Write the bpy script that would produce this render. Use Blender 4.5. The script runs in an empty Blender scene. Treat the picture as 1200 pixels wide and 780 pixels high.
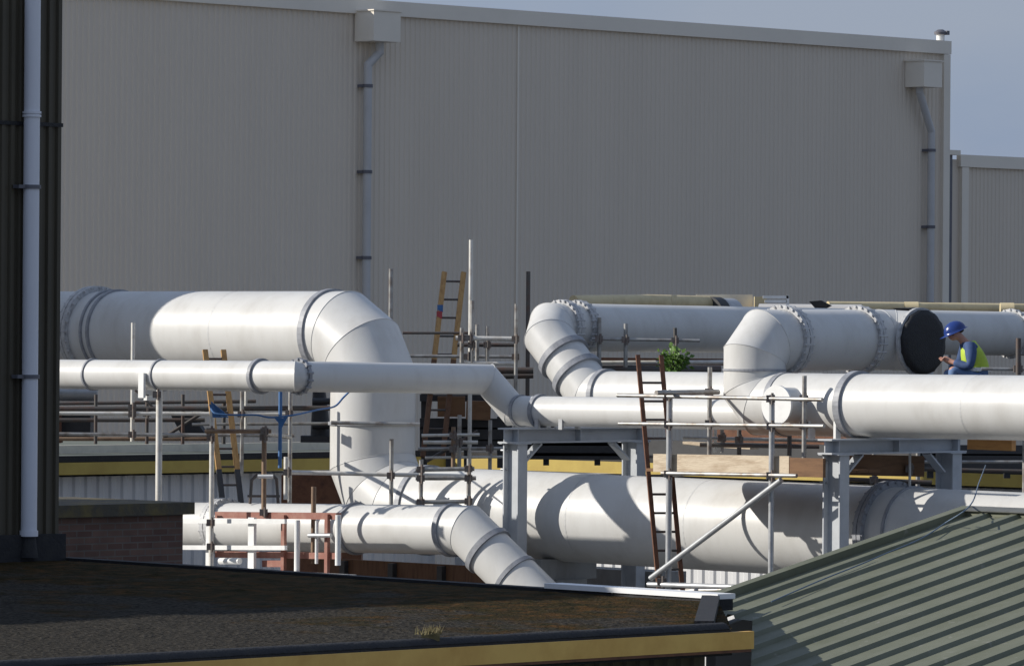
import bpy, bmesh, math, random
from mathutils import Vector, Matrix
random.seed(7)
R = math.radians
F = 5900.0                     # focal length in photo pixels (1200 wide)
CAMZ = 6.0
ROLL = R(0.42)
SUN_AZ = Vector((-0.999, -0.03, 0)).normalized()   # horizontal direction towards the sun
SUN_EL = R(25.5)

scn = bpy.context.scene
col = scn.collection

# ------------------------------------------------------------------ photo <-> world
def ray(px, py):
    u = (px-600)/F; v = (390-py)/F
    c, s = math.cos(ROLL), math.sin(ROLL)
    return Vector((u*c - v*s, 1.0, u*s + v*c))
def at(px, py, Y):
    r = ray(px, py)
    return Vector((r.x*Y, Y, CAMZ + r.z*Y))
S2 = math.sqrt(.5)
D1 = Vector((S2, -S2, 0))      # one street-grid direction: to the right, nearer
D2 = Vector((S2, S2, 0))       # the other: to the right, farther
N1 = Vector((-S2, -S2, 0))     # outward normal of faces along D1
N2 = Vector((S2, -S2, 0))      # outward normal of faces along D2
UP = Vector((0, 0, 1))
def along(P, d, px, py):
    r = ray(px, py)
    t = (r.x*P.y - P.x)/(d.x - r.x*d.y)
    Y = P.y + t*d.y
    return Vector((P.x+t*d.x, Y, CAMZ + r.z*Y))
def onz(px, py, z):
    r = ray(px, py); Y = (z-CAMZ)/r.z
    return Vector((r.x*Y, Y, z))
def zat(py, P):                # height that shows at picture row py above/below P
    v = P.y; x = P.x/P.y
    # solve for row with roll
    c, s = math.cos(ROLL), math.sin(ROLL)
    vv = (390-py)/F
    u = (x + vv*s)/c
    return CAMZ + (u*s + vv*c)*v

# ------------------------------------------------------------------ materials
def newmat(name):
    m = bpy.data.materials.new(name); m.use_nodes = True
    nt = m.node_tree; b = nt.nodes['Principled BSDF']
    return m, nt, b
def mat(name, base, rough=.5, metal=0, var=.15, scale=3.0, dark=None, bump=0, stretch=(1,1,1), detail=6, lo=.45, hi=.75, spec=.5):
    """base colour mixed by noise towards a second worn/dirty colour"""
    m, nt, b = newmat(name)
    n = nt.nodes; l = nt.links
    tc = n.new('ShaderNodeTexCoord'); mp = n.new('ShaderNodeMapping'); mp.inputs['Scale'].default_value = stretch
    l.new(tc.outputs['Object'], mp.inputs['Vector'])
    nz = n.new('ShaderNodeTexNoise'); nz.inputs['Scale'].default_value = scale; nz.inputs['Detail'].default_value = detail
    nz.inputs['Roughness'].default_value = .65
    l.new(mp.outputs[0], nz.inputs['Vector'])
    cr = n.new('ShaderNodeValToRGB'); cr.color_ramp.elements[0].position = lo; cr.color_ramp.elements[1].position = hi
    d = dark if dark else tuple(c*(1-var) for c in base)
    cr.color_ramp.elements[0].color = (*base, 1); cr.color_ramp.elements[1].color = (*d, 1)
    l.new(nz.outputs['Fac'], cr.inputs[0]); l.new(cr.outputs[0], b.inputs['Base Color'])
    b.inputs['Roughness'].default_value = rough; b.inputs['Metallic'].default_value = metal
    b.inputs['Specular IOR Level'].default_value = spec
    if bump:
        bp = n.new('ShaderNodeBump'); bp.inputs['Strength'].default_value = bump; bp.inputs['Distance'].default_value = .02
        nz2 = n.new('ShaderNodeTexNoise'); nz2.inputs['Scale'].default_value = scale*6; nz2.inputs['Detail'].default_value = 5
        l.new(mp.outputs[0], nz2.inputs['Vector']); l.new(nz2.outputs['Fac'], bp.inputs['Height']); l.new(bp.outputs[0], b.inputs['Normal'])
    return m
M = {}
M['pipe'] = mat('white_pipe_paint', (.61,.605,.585), .40, bump=.035, dark=(.49,.475,.445), scale=2.4, stretch=(1,1,.35), lo=.46, hi=.85, spec=.4, detail=9)
M['flange'] = mat('grey_flange_steel', (.30,.31,.335), .5, var=.4, scale=9)
M['flange_white'] = mat('painted_flange', (.50,.50,.50), .5, dark=(.24,.24,.25), scale=14)
M['seam'] = mat('weld_seam', (.60,.60,.59), .5, var=.3, scale=6)
M['galv'] = mat('galvanised_steel', (.46,.47,.48), .42, .35, var=.35, scale=7)
M['frame'] = mat('grey_frame_paint', (.47,.49,.51), .55, var=.18, scale=4)
M['tube'] = mat('scaffold_tube', (.38,.375,.36), .45, .45, dark=(.17,.13,.10), scale=5, lo=.45, hi=.72)
M['tube_pale'] = mat('pale_tube', (.66,.64,.59), .5, .1, dark=(.38,.32,.25), scale=6, lo=.5, hi=.8)
M['tube_dark'] = mat('dark_tube', (.09,.085,.08), .6, .2, dark=(.12,.06,.04), scale=5)
M['tube_rust'] = mat('brown_tube', (.25,.17,.11), .6, .2, dark=(.13,.07,.045), scale=5)
M['coupler'] = mat('coupler_steel', (.20,.18,.165), .5, .5, dark=(.13,.06,.04), scale=30)
M['white'] = mat('white_gloss', (.82,.82,.80), .35, var=.15, scale=5)
M['redox'] = mat('red_oxide_paint', (.27,.105,.075), .6, dark=(.36,.20,.15), scale=7)
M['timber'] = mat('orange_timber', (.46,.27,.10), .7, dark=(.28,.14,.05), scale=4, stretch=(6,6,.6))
M['timber_dark'] = mat('dark_brown_timber', (.15,.075,.04), .8, dark=(.07,.035,.02), scale=4, stretch=(6,6,.6))  # darker brown for the lower ladder rails and the low panel
M['rust'] = mat('rusty_steel', (.17,.075,.040), .8, dark=(.075,.032,.02), scale=8)
M['board'] = mat('pale_scaffold_board', (.60,.50,.37), .75, dark=(.34,.24,.15), scale=2.2, stretch=(1,1,5), bump=.3)
M['board_brown'] = mat('brown_board', (.20,.105,.05), .8, dark=(.10,.05,.025), scale=2.2, stretch=(1,1,5))
M['board_orange'] = mat('orange_block', (.50,.26,.09), .75, dark=(.33,.16,.06), scale=3, stretch=(1,1,5))
M['wall'] = mat('beige_grey_cladding', (.72,.63,.52), .6, var=.07, scale=.8, stretch=(1,1,.10), lo=.35, hi=.8, spec=.25)
M['trim'] = mat('beige_trim', (.82,.75,.64), .5, var=.08, scale=.6, spec=.3)
M['downpipe'] = mat('grey_downpipe', (.52,.51,.50), .45, var=.12, scale=2)
M['bracket'] = mat('dark_bracket', (.13,.13,.15), .5, var=.3, scale=6)
M['shedwall'] = mat('pale_ribbed_cladding', (.62,.62,.62), .5, var=.14, scale=.6, stretch=(1,1,.4))
M['yellow'] = mat('yellow_fascia_paint', (.49,.36,.075), .6, dark=(.38,.26,.05), scale=1.4, lo=.4, hi=.75)
M['brown_clad'] = mat('dark_brown_cladding', (.072,.060,.038), .55, var=.3, scale=1.2, stretch=(1,1,.3))
M['pvc'] = mat('white_pvc', (.70,.71,.76), .3, var=.1, scale=2, stretch=(1,1,.3))
M['black'] = mat('black_rubber', (.013,.013,.015), .6, var=.5, scale=9, bump=.5)
M['felt'] = mat('black_roof_felt', (.016,.016,.019), .8, dark=(.03,.029,.027), scale=5, bump=.5)
M['capping'] = mat('white_metal_capping', (.86,.86,.86), .4, 0, var=.08, scale=4)
M['coping'] = mat('dark_coping_stone', (.085,.075,.055), .85, dark=(.20,.15,.045), scale=3, bump=.5)
M['lagging'] = mat('cream_lagging', (.66,.55,.33), .6, dark=(.48,.38,.21), scale=3)
M['cream'] = mat('cream_panel', (.70,.64,.52), .55, var=.2, scale=4)
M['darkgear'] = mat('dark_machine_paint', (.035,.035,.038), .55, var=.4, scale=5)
M['concrete'] = mat('grey_concrete', (.30,.295,.28), .85, dark=(.19,.18,.17), scale=2.0, bump=.4, stretch=(1,1,.5))
M['rope'] = mat('blue_rope', (.06,.16,.36), .7, var=.3, scale=20)
M['sheet'] = mat('blue_sheet', (.045,.15,.36), .55, var=.3, scale=8)
M['leaf'] = mat('green_leaf', (.10,.19,.03), .5, dark=(.05,.11,.02), scale=18)
M['stem'] = mat('plant_stem', (.06,.07,.03), .7)
M['skin'] = mat('skin', (.50,.26,.19), .5, var=.15, scale=20)
M['hair'] = mat('hair', (.05,.03,.02), .7)
M['hat'] = mat('blue_hard_hat', (.018,.045,.20), .25, var=.1, scale=6)
M['vest'] = mat('hi_vis_vest', (.46,.60,.06), .6, dark=(.36,.48,.05), scale=14)
M['reflect'] = mat('silver_band', (.72,.73,.72), .3, .2)
M['jacket'] = mat('blue_jacket', (.045,.085,.20), .8, var=.35, scale=16)
M['jeans'] = mat('blue_jeans', (.10,.17,.33), .8, dark=(.17,.26,.42), scale=14)
M['boot'] = mat('boot', (.06,.04,.03), .6)
M['greenroof'] = mat('grey_green_roof', (.17,.185,.155), .7, dark=(.105,.12,.10), scale=1.2, stretch=(1,1,1), bump=.2)
M['flatroof'] = mat('dark_flat_roof', (.035,.034,.033), .9, var=.4, scale=1.5, bump=.3)

def olive_mat():
    m, nt, b = newmat('olive_steel_sheet'); n = nt.nodes; l = nt.links
    tc = n.new('ShaderNodeTexCoord')
    nz = n.new('ShaderNodeTexNoise'); nz.inputs['Scale'].default_value = 1.1; nz.inputs['Detail'].default_value = 8
    nz.inputs['Roughness'].default_value = .7
    l.new(tc.outputs['Object'], nz.inputs['Vector'])
    cr = n.new('ShaderNodeValToRGB'); e = cr.color_ramp.elements
    e[0].position = .35; e[0].color = (.125,.132,.088,1); e[1].position = .7; e[1].color = (.175,.182,.135,1)
    l.new(nz.outputs['Fac'], cr.inputs[0])
    sp = n.new('ShaderNodeTexNoise'); sp.inputs['Scale'].default_value = 9; sp.inputs['Detail'].default_value = 3
    l.new(tc.outputs['Object'], sp.inputs['Vector'])
    c2 = n.new('ShaderNodeValToRGB'); c2.color_ramp.elements[0].position = .66; c2.color_ramp.elements[1].position = .74
    l.new(sp.outputs['Fac'], c2.inputs[0])
    mx = n.new('ShaderNodeMix'); mx.data_type = 'RGBA'
    l.new(c2.outputs[0], mx.inputs['Factor']); l.new(cr.outputs[0], mx.inputs[6]); mx.inputs[7].default_value = (.21,.21,.17,1)
    l.new(mx.outputs[2], b.inputs['Base Color']); b.inputs['Roughness'].default_value = .6
    b.inputs['Specular IOR Level'].default_value = .3
    return m
M['redtape'] = mat('red_tape', (.40,.05,.06), .5)
M['olive'] = olive_mat()
M['ridge'] = mat('dull_ridge_metal', (.13,.135,.13), .75, var=.3, scale=5)
M['yellow_near'] = mat('worn_yellow_fascia_paint', (.76,.48,.13), .6, dark=(.56,.30,.07), scale=1.6, lo=.4, hi=.75)
M['faded_rope'] = mat('faded_blue_rope', (.12,.17,.24), .8, var=.3, scale=20)

def brick_mat():
    m, nt, b = newmat('old_brown_brick'); n = nt.nodes; l = nt.links
    tc = n.new('ShaderNodeTexCoord')
    # u runs along the wall, v is height
    mp = n.new('ShaderNodeMapping'); mp.inputs['Rotation'].default_value = (R(90), 0, 0)
    rot = n.new('ShaderNodeVectorRotate'); rot.rotation_type = 'Z_AXIS'; rot.inputs['Angle'].default_value = R(-45)
    l.new(tc.outputs['Object'], rot.inputs['Vector'])
    sx = n.new('ShaderNodeSeparateXYZ'); l.new(rot.outputs[0], sx.inputs[0])
    ad = n.new('ShaderNodeMath'); ad.operation = 'ADD'
    l.new(sx.outputs[0], ad.inputs[0]); l.new(sx.outputs[1], ad.inputs[1])
    cx = n.new('ShaderNodeCombineXYZ'); l.new(ad.outputs[0], cx.inputs[0]); l.new(sx.outputs[2], cx.inputs[1])
    bt = n.new('ShaderNodeTexBrick'); bt.inputs['Scale'].default_value = 1.0
    bt.inputs['Brick Width'].default_value = .225; bt.inputs['Row Height'].default_value = .075; bt.inputs['Mortar Size'].default_value = .008
    bt.inputs['Color1'].default_value = (.19,.105,.08,1); bt.inputs['Color2'].default_value = (.27,.16,.12,1); bt.inputs['Mortar'].default_value = (.24,.20,.17,1)
    l.new(cx.outputs[0], bt.inputs['Vector'])
    nz = n.new('ShaderNodeTexNoise'); nz.inputs['Scale'].default_value = 2.5; nz.inputs['Detail'].default_value = 7
    l.new(tc.outputs['Object'], nz.inputs['Vector'])
    mx = n.new('ShaderNodeMix'); mx.data_type = 'RGBA'; mx.blend_type = 'MULTIPLY'; mx.inputs['Factor'].default_value = .7
    l.new(bt.outputs['Color'], mx.inputs[6]); l.new(nz.outputs['Fac'], mx.inputs[7])
    l.new(mx.outputs[2], b.inputs['Base Color']); b.inputs['Roughness'].default_value = .9
    bp = n.new('ShaderNodeBump'); bp.inputs['Strength'].default_value = .5; bp.inputs['Distance'].default_value = .01
    l.new(bt.outputs['Fac'], bp.inputs['Height']); bp.invert = True; l.new(bp.outputs[0], b.inputs['Normal'])
    return m
M['brick'] = brick_mat()

def moss_mat():
    m, nt, b = newmat('mossy_chippings'); n = nt.nodes; l = nt.links
    tc = n.new('ShaderNodeTexCoord')
    big = n.new('ShaderNodeTexNoise'); big.inputs['Scale'].default_value = .8; big.inputs['Detail'].default_value = 9; big.inputs['Roughness'].default_value = .72
    l.new(tc.outputs['Object'], big.inputs['Vector'])
    # moss grows towards the back edge: offset the threshold with the distance along N2-perpendicular
    sx = n.new('ShaderNodeSeparateXYZ'); l.new(tc.outputs['Object'], sx.inputs[0])
    ma = n.new('ShaderNodeMath'); ma.operation = 'MULTIPLY_ADD'; ma.inputs[1].default_value = .035
    xy = n.new('ShaderNodeMath'); xy.operation = 'ADD'; l.new(sx.outputs[0], xy.inputs[0]); l.new(sx.outputs[1], xy.inputs[1])
    l.new(xy.outputs[0], ma.inputs[0]); l.new(big.outputs['Fac'], ma.inputs[2])
    mask = n.new('ShaderNodeValToRGB'); mask.color_ramp.elements[0].position = .27; mask.color_ramp.elements[1].position = .37
    l.new(ma.outputs[0], mask.inputs[0])
    fine = n.new('ShaderNodeTexNoise'); fine.inputs['Scale'].default_value = 22; fine.inputs['Detail'].default_value = 6
    l.new(tc.outputs['Object'], fine.inputs['Vector'])
    g = n.new('ShaderNodeValToRGB'); e = g.color_ramp.elements
    e[0].position = .35; e[0].color = (.015,.013,.010,1); e[1].position = .72; e[1].color = (.072,.064,.052,1)
    l.new(fine.outputs['Fac'], g.inputs[0])
    mid = n.new('ShaderNodeTexNoise'); mid.inputs['Scale'].default_value = 4.5; mid.inputs['Detail'].default_value = 7
    l.new(tc.outputs['Object'], mid.inputs['Vector'])
    mo = n.new('ShaderNodeValToRGB'); e = mo.color_ramp.elements
    e[0].position = .36; e[0].color = (.020,.018,.005,1); e[1].position = .66; e[1].color = (.072,.036,.010,1)
    x = e.new(.5); x.color = (.036,.024,.007,1)
    l.new(mid.outputs['Fac'], mo.inputs[0])
    mx = n.new('ShaderNodeMix'); mx.data_type = 'RGBA'
    l.new(mask.outputs[0], mx.inputs['Factor']); l.new(g.outputs[0], mx.inputs[6]); l.new(mo.outputs[0], mx.inputs[7])
    l.new(mx.outputs[2], b.inputs['Base Color']); b.inputs['Roughness'].default_value = .95; b.inputs['Specular IOR Level'].default_value = .1
    bp = n.new('ShaderNodeBump'); bp.inputs['Strength'].default_value = .9; bp.inputs['Distance'].default_value = .05
    l.new(fine.outputs['Fac'], bp.inputs['Height']); l.new(bp.outputs[0], b.inputs['Normal'])
    return m
M['moss'] = moss_mat()

# ------------------------------------------------------------------ mesh building
def worldloc(o):
    v = Vector((0,0,0))
    while o: v = v + o.location; o = o.parent
    return v
class MB:
    def __init__(s): s.v = []; s.f = []; s.sharp = []; s.sm = []
    def add(s, vs, fs, smooth=False):
        o = len(s.v); s.v += [Vector(v) for v in vs]
        for f in fs: s.f.append(tuple(i+o for i in f)); s.sm.append(smooth)
        return o
    def box(s, c, hx, hy, hz, ax=Vector((1,0,0)), ay=Vector((0,1,0)), az=UP):
        c = Vector(c); vs = []
        for k in (-1,1):
            for j in (-1,1):
                for i in (-1,1): vs.append(c + ax*(i*hx) + ay*(j*hy) + az*(k*hz))
        s.add(vs, [(0,2,3,1),(4,5,7,6),(0,1,5,4),(2,6,7,3),(0,4,6,2),(1,3,7,5)])
        return s
    def beam(s, p, q, w, h, up=UP):
        """rectangular bar from p to q, w wide sideways, h high"""
        p = Vector(p); q = Vector(q); d = (q-p).normalized()
        side = d.cross(up)
        if side.length < 1e-4: side = d.cross(Vector((1,0,0)))
        side.normalize(); u = side.cross(d).normalized()
        return s.box((p+q)/2, (q-p).length/2, w/2, h/2, d, side, u)
    def ring(s, c, a, r, n, ref):
        e1 = (ref - a*ref.dot(a)).normalized(); e2 = a.cross(e1)
        return [c + (e1*math.cos(2*math.pi*i/n) + e2*math.sin(2*math.pi*i/n))*r for i in range(n)]
    def cyl(s, p, q, r, n=10, r2=None, cap=True):
        p = Vector(p); q = Vector(q); a = (q-p).normalized()
        ref = UP if abs(a.z) < .9 else Vector((1,0,0))
        A = s.ring(p, a, r, n, ref); B = s.ring(q, a, r if r2 is None else r2, n, ref)
        o = s.add(A+B, [(i,(i+1)%n,(i+1)%n+n,i+n) for i in range(n)], True)
        if cap:
            s.add(A, [tuple(reversed(range(n)))]); s.add(B, [tuple(range(n))])
        return s
    def path(s, pts, r, n=8, ref=None, cap=True, c0=None):
        """tube along a polyline with mitred joints"""
        pts = [Vector(p) for p in pts]
        a = (pts[1]-pts[0]).normalized()
        rf = ref if ref else (UP if abs(a.z) < .9 else Vector((1,0,0)))
        C = [p - pts[0] for p in s.ring(pts[0], a, r, n, rf)] if c0 is None else c0
        rings = [[pts[0]+c for c in C]]
        for i in range(1, len(pts)):
            a = (pts[i]-pts[i-1]).normalized()
            b = (pts[i+1]-pts[i]).normalized() if i+1 < len(pts) else a
            m = (a+b).normalized()
            P = [pts[i] + c - a*(c.dot(m)/a.dot(m)) for c in C]
            rings.append(P)
            C = [(p-pts[i]) - b*((p-pts[i]).dot(b)) for p in P]
        o = len(s.v)
        for R_ in rings: s.v += R_
        for k in range(len(rings)-1):
            for i in range(n):
                s.f.append((o+k*n+i, o+k*n+(i+1)%n, o+(k+1)*n+(i+1)%n, o+(k+1)*n+i)); s.sm.append(True)
        for k in range(1, len(rings)-1):
            for i in range(n): s.sharp.append((o+k*n+i, o+k*n+(i+1)%n))
        if cap:
            s.add(rings[0], [tuple(reversed(range(n)))]); s.add(rings[-1], [tuple(range(n))])
        return C
    def prism(s, poly, off):
        """solid between polygon poly and poly+off (off: vector)"""
        poly = [Vector(p) for p in poly]; off = Vector(off); n = len(poly)
        nrm = Vector((0,0,0))
        for i in range(n): nrm += poly[i].cross(poly[(i+1)%n])
        if nrm.dot(off) < 0: poly.reverse()
        s.add(poly+[p+off for p in poly], [tuple(reversed(range(n))), tuple(range(n,2*n))] + [(i,(i+1)%n,(i+1)%n+n,i+n) for i in range(n)])
        return s
    def corr(s, P, d, nrm, L, z0, z1, pitch, depth, prof=(.35,.15,.35,.15)):
        """standing profiled sheet starting at P (plan), running L along d, ribs stand out along nrm"""
        pts = []; t = 0
        a, b_, c_, e_ = prof
        while t < L:
            for (fr, hgt) in ((0,0),(a,0),(a+b_,1),(a+b_+c_,1)):
                tt = t + fr*pitch
                if tt <= L: pts.append((tt, hgt*depth))
            t += pitch
        pts.append((L, 0))
        n = len(pts); o = len(s.v)
        for (tt, h) in pts:
            q = P + d*tt + nrm*h
            s.v.append(Vector((q.x,q.y,z0))); s.v.append(Vector((q.x,q.y,z1)))
        for i in range(n-1): s.f.append((o+2*i, o+2*i+2, o+2*i+3, o+2*i+1)); s.sm.append(False)
        return s
    def build(s, name, m, parent=None, label=None):
        me = bpy.data.meshes.new(name)
        og = worldloc(parent) if parent else Vector((0,0,0))
        me.from_pydata([v-og for v in s.v], [], s.f)
        me.materials.append(m)
        me.polygons.foreach_set('use_smooth', s.sm)
        if s.sharp:
            es = {tuple(sorted(e)) for e in s.sharp}
            at_ = me.attributes.new('sharp_edge', 'BOOLEAN', 'EDGE')
            for e in me.edges:
                if tuple(sorted(e.vertices)) in es: at_.data[e.index].value = True
        me.update()
        o = bpy.data.objects.new(name, me); col.objects.link(o)
        if parent: o.parent = parent
        if label: o['label'] = label
        return o
def thing(name, label, cat, loc, group=None):
    o = bpy.data.objects.new(name, None); o.empty_display_size = .2; col.objects.link(o)
    o.location = loc; o['label'] = label; o['category'] = cat
    if group: o['group'] = group
    bpy.context.view_layer.update()
    return o
def tag(o, label, cat, group=None):
    o['label'] = label; o['category'] = cat
    if group: o['group'] = group
    return o
def struct(o): o['kind'] = 'structure'; return o
def base(P, z=0.0): return Vector((P.x, P.y, z))

# ------------------------------------------------------------------ pipelines
def elbow_pts(P, a, b, Rb, n):
    """mitred elbow at corner P between directions a (in) and b (out)"""
    th = a.angle(b); T = Rb*math.tan(th/2)
    ax = a.cross(b).normalized(); C = P - a*T + (ax.cross(a)).normalized()*Rb
    r0 = (P - a*T) - C; rr = Rb/math.cos(th/(2*n))
    pts = [P - a*T]
    for k in range(n):
        ang = (k+.5)*th/n
        v = r0.copy(); v.rotate(Matrix.Rotation(ang, 3, ax)); pts.append(C + v.normalized()*rr)
    pts.append(P + b*T)
    return pts
NP = 56
def pipeline(root, pts, r, Rbs, ns, m=None, seams=True):
    m = m or M['pipe']
    segs = []; cur = pts[0]
    for i in range(1, len(pts)-1):
        a = (pts[i]-pts[i-1]).normalized(); b = (pts[i+1]-pts[i]).normalized()
        e = elbow_pts(pts[i], a, b, Rbs[i-1], ns[i-1])
        segs.append(('straight_pipe', [cur, e[0]])); segs.append(('elbow', e)); cur = e[-1]
    segs.append(('straight_pipe', [cur, pts[-1]]))
    c0 = None
    for k, (nm, p) in enumerate(segs):
        if (p[-1]-p[0]).length < 1e-4: continue
        b = MB(); a = (p[1]-p[0]).normalized()
        c0 = b.path(p, r, NP, cap=False, c0=c0, ref=UP if abs(a.z) < .9 else Vector((1,0,0)))
        if k == 0: b.add(b.v[:NP], [tuple(reversed(range(NP)))])
        if k == len(segs)-1: b.add(b.v[NP*(len(p)-1):NP*len(p)], [tuple(range(NP))])
        b.build(nm, m, root)
        if nm == 'elbow' and seams:
            # thin weld beads at the mitre cuts
            for j in range(1, len(p)-1):
                w = MB()
                o = NP*j
                ringp = [b.v[o+i] for i in range(NP)]
                ctr = p[j]
                loop = [ctr + (q-ctr)*1.004 for q in ringp]
                for i in range(NP): w.cyl(loop[i], loop[(i+1)%NP], .0045, 5, cap=False)
                w.build('weld_seam', M['seam'], root)
    return segs
def flange(root, P, a, r, w=.09, rise=.05, bolts=0, m=None, double=False):
    b = MB(); a = a.normalized()
    ref = UP if abs(a.z) < .9 else Vector((1,0,0))
    # ring with a hollow middle so that it hugs the pipe
    def hoop(c, w_, ro):
        n = 48; ri = r*1.003
        R0 = b.ring(c-a*w_/2, a, ri, n, ref); R1 = b.ring(c-a*w_/2, a, ro, n, ref)
        R2 = b.ring(c+a*w_/2, a, ro, n, ref); R3 = b.ring(c+a*w_/2, a, ri, n, ref)
        o = len(b.v); b.v += R0+R1+R2+R3
        for k in range(3):
            for i in range(n):
                b.f.append((o+k*n+i, o+k*n+(i+1)%n, o+(k+1)*n+(i+1)%n, o+(k+1)*n+i)); b.sm.append(False)
    if double:
        g = w*.62; hoop(P-a*g, w, r+rise); hoop(P+a*g, w, r+rise)
    else: hoop(P, w, r+rise)
    if bolts:
        for p in b.ring(P, a, r+rise*.72, bolts, ref):
            L = w*(1.15 if double else .5)+.022
            b.cyl(p-a*L, p+a*L, .019, 6)
    return b.build('flange', m or M['flange'], root)

# --- big left pipeline: high run, drop, low run
Rv = at(437, 470, 72.0)
A0 = along(Rv, D1, -60, 387); A1 = Vector((Rv.x, Rv.y, zat(391, Rv))); A2 = Vector((Rv.x, Rv.y, zat(594, Rv))); A3 = along(Rv, D1, 1330, 640)
RA = .61
pa = thing('large_pipeline', 'large white pipe that drops from high left and runs on low beneath all others', 'pipeline', base(Rv))
pipeline(pa, [A0, A1, A2, A3], RA, [.86, .86], [3, 3])
def on(P, Q, px):
    """point on the axis P-Q that shows at column px"""
    r = ray(px, 390); d = Q-P
    t = (r.x*P.y - P.x)/(d.x - r.x*d.y)
    return P + d*t
dA = (A1-A0).normalized(); dL = (A3-A2).normalized()
flange(pa, on(A0, A1, 389), dA, RA, .10, .035)
flange(pa, on(A0, A1, 139), dA, RA, .05, .03, m=M['flange'])
flange(pa, on(A0, A1, 131), dA, RA, .04, .03, m=M['flange'])
flange(pa, on(A0, A1, 112), dA, RA, .07, .08, 28, m=M['flange_white'], double=True)
flange(pa, Vector((Rv.x, Rv.y, zat(496, Rv))), UP, RA, .045, .03)
flange(pa, on(A2, A3, 503), dL, RA, .09, .03)
flange(pa, on(A2, A3, 1046), dL, RA, .06, .08, 28, double=True)
flange(pa, on(A2, A3, 1072), dL, RA, .04, .025)
for px in (838, 700): flange(pa, on(A2, A3, px), dL, RA, .02, .002, m=M['seam'])
for px in (660, 1150):     # saddles that carry the low run
    c = on(A2, A3, px); b = MB()
    b.box(Vector((c.x, c.y, c.z-RA-.10)), .14, .55, .14, D1, N1)
    b.box(Vector((c.x, c.y, (c.z-RA-.24)/2)), .20, .30, (c.z-RA-.24)/2, D1, N1)
    b.build('saddle_block', M['concrete'], pa)

# --- medium pipeline in front (thin white pipe)
RB = .205
B2 = at(346, 441, 66.9); B1 = along(B2, D1, -60, 437); B3 = along(B2, D2, 570, 444)
B4 = at(602, 481, B3.y-.05); B5 = along(B4, D1, 905, 486)
pb = thing('thin_pipeline', 'thin white pipe crossing in front of the large drop and bending down at middle', 'pipeline', base(B2))
pipeline(pb, [B1, B2, B3, B4, B5], RB, [.24, .24, .26], [1, 1, 1])
d = (B2-B1).normalized(); d5 = (B5-B4).normalized()
flange(pb, on(B1, B2, 110), d, RB, .03, .02); flange(pb, on(B1, B2, 190), d, RB, .03, .02)
flange(pb, on(B1, B2, 306), d, RB, .06, .035)
flange(pb, on(B2, B3, 351), D2, RB, .045, .035, 14)
flange(pb, on(B4, B5, 611), d5, RB, .05, .02); flange(pb, on(B4, B5, 634), d5, RB, .06, .028)
for px, py, par in ((182, 0, 'a'), (640, 0, 'b'), (668, 0, 'b')):
    if par == 'a':
        c = on(B1, B2, px); b = MB()
        b.box(c + N1*(RB+.03) - UP*.14, .055, .02, .17, D1, N1); b.box(c-UP*(RB+.11)+N1*.1, .06, .05, .03, D1, N1)
        b.build('pipe_shoe', M['white'], pb)
    else:
        c = on(B4, B5, px)
        for q in (-1, 1):
            b = MB(); b.box(c - UP*(RB*.7) + N1*(q*RB*.78), .035, .02, .10, D1, N1); b.build('pipe_shoe', M['galv'], pb)

# --- front right pipeline: shaded run from the back, double elbow, lit run to the right
RC = .405
C2 = at(884, 474, 65.7); C0 = along(C2, D1, 1340, 480); C3 = Vector((C2.x, C2.y, zat(399, C2)))
C4 = along(C3, D2, 1047, 398); C5 = along(C4, D1, 1082, 401)
C2 = Vector((C2.x, C2.y, zat(473, C2)))
pc = thing('front_pipeline', 'white pipe in front at right with a double elbow and a black covered open end', 'pipeline', base(C2))
pipeline(pc, [C0, C2, C3, C4, C5], RC, [.36, .36, .42], [2, 2, 3])
dC = (C0-C2).normalized()
flange(pc, on(C2, C0, 1006), dC, RC, .10, .04)
flange(pc, on(C2, C0, 921), dC, RC, .08, .012); flange(pc, on(C2, C0, 1150), dC, RC, .02, .0015, m=M['seam'])
flange(pa, on(A0, A1, 280), dA, RA, .02, .0015, m=M['seam'])
flange(pc, on(C3, C4, 919), D2, RC, .06, .06, 26, m=M['flange_white'], double=True)
flange(pc, on(C3, C4, 1006), D2, RC, .05, .05, 26, m=M['flange_white'], double=True)
flange(pc, C3*.5+C2*.5 + UP*.03, UP, RC, .03, .012)
flange(pc, C5-D1*.06, D1, RC, .05, .06, 0, m=M['flange_white'])
b = MB()                       # black cover on the open end, a dished round sheet with a wrinkled rim
n = 40; rings = []
for (off, rr) in ((-.10, .445), (-.02, .485), (.03, .48), (.045, .40), (.05, .2), (.05, .02)):
    rings.append([C5 + D1*off + (UP*math.cos(2*math.pi*i/n) + N1.cross(UP).cross(UP)*0 + D2*math.sin(2*math.pi*i/n))*rr*.89*(1+.02*math.sin(i*2.3)*(1 if rr > .4 else 0)) for i in range(n)])
o = len(b.v)
for r_ in rings: b.v += r_
for k in range(len(rings)-1):
    for i in range(n): b.f.append((o+k*n+i, o+k*n+(i+1)%n, o+(k+1)*n+(i+1)%n, o+(k+1)*n+i)); b.sm.append(True)
b.f.append(tuple(o+(len(rings)-1)*n+i for i in range(n))); b.sm.append(True)
b.build('black_end_cover', M['black'], pc)
# blind stub that points at the viewer
Sx = on(C2, C0, 950)
b = MB(); b.cyl(Sx + N1*.30, Sx + N1*.62, .225, 36); b.build('stub_pipe', M['pipe'], pc)
b = MB(); b.cyl(Sx + N1*.621, Sx + N1*.655, .255, 36); b.build('stub_cap', M['white'], pc)

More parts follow.
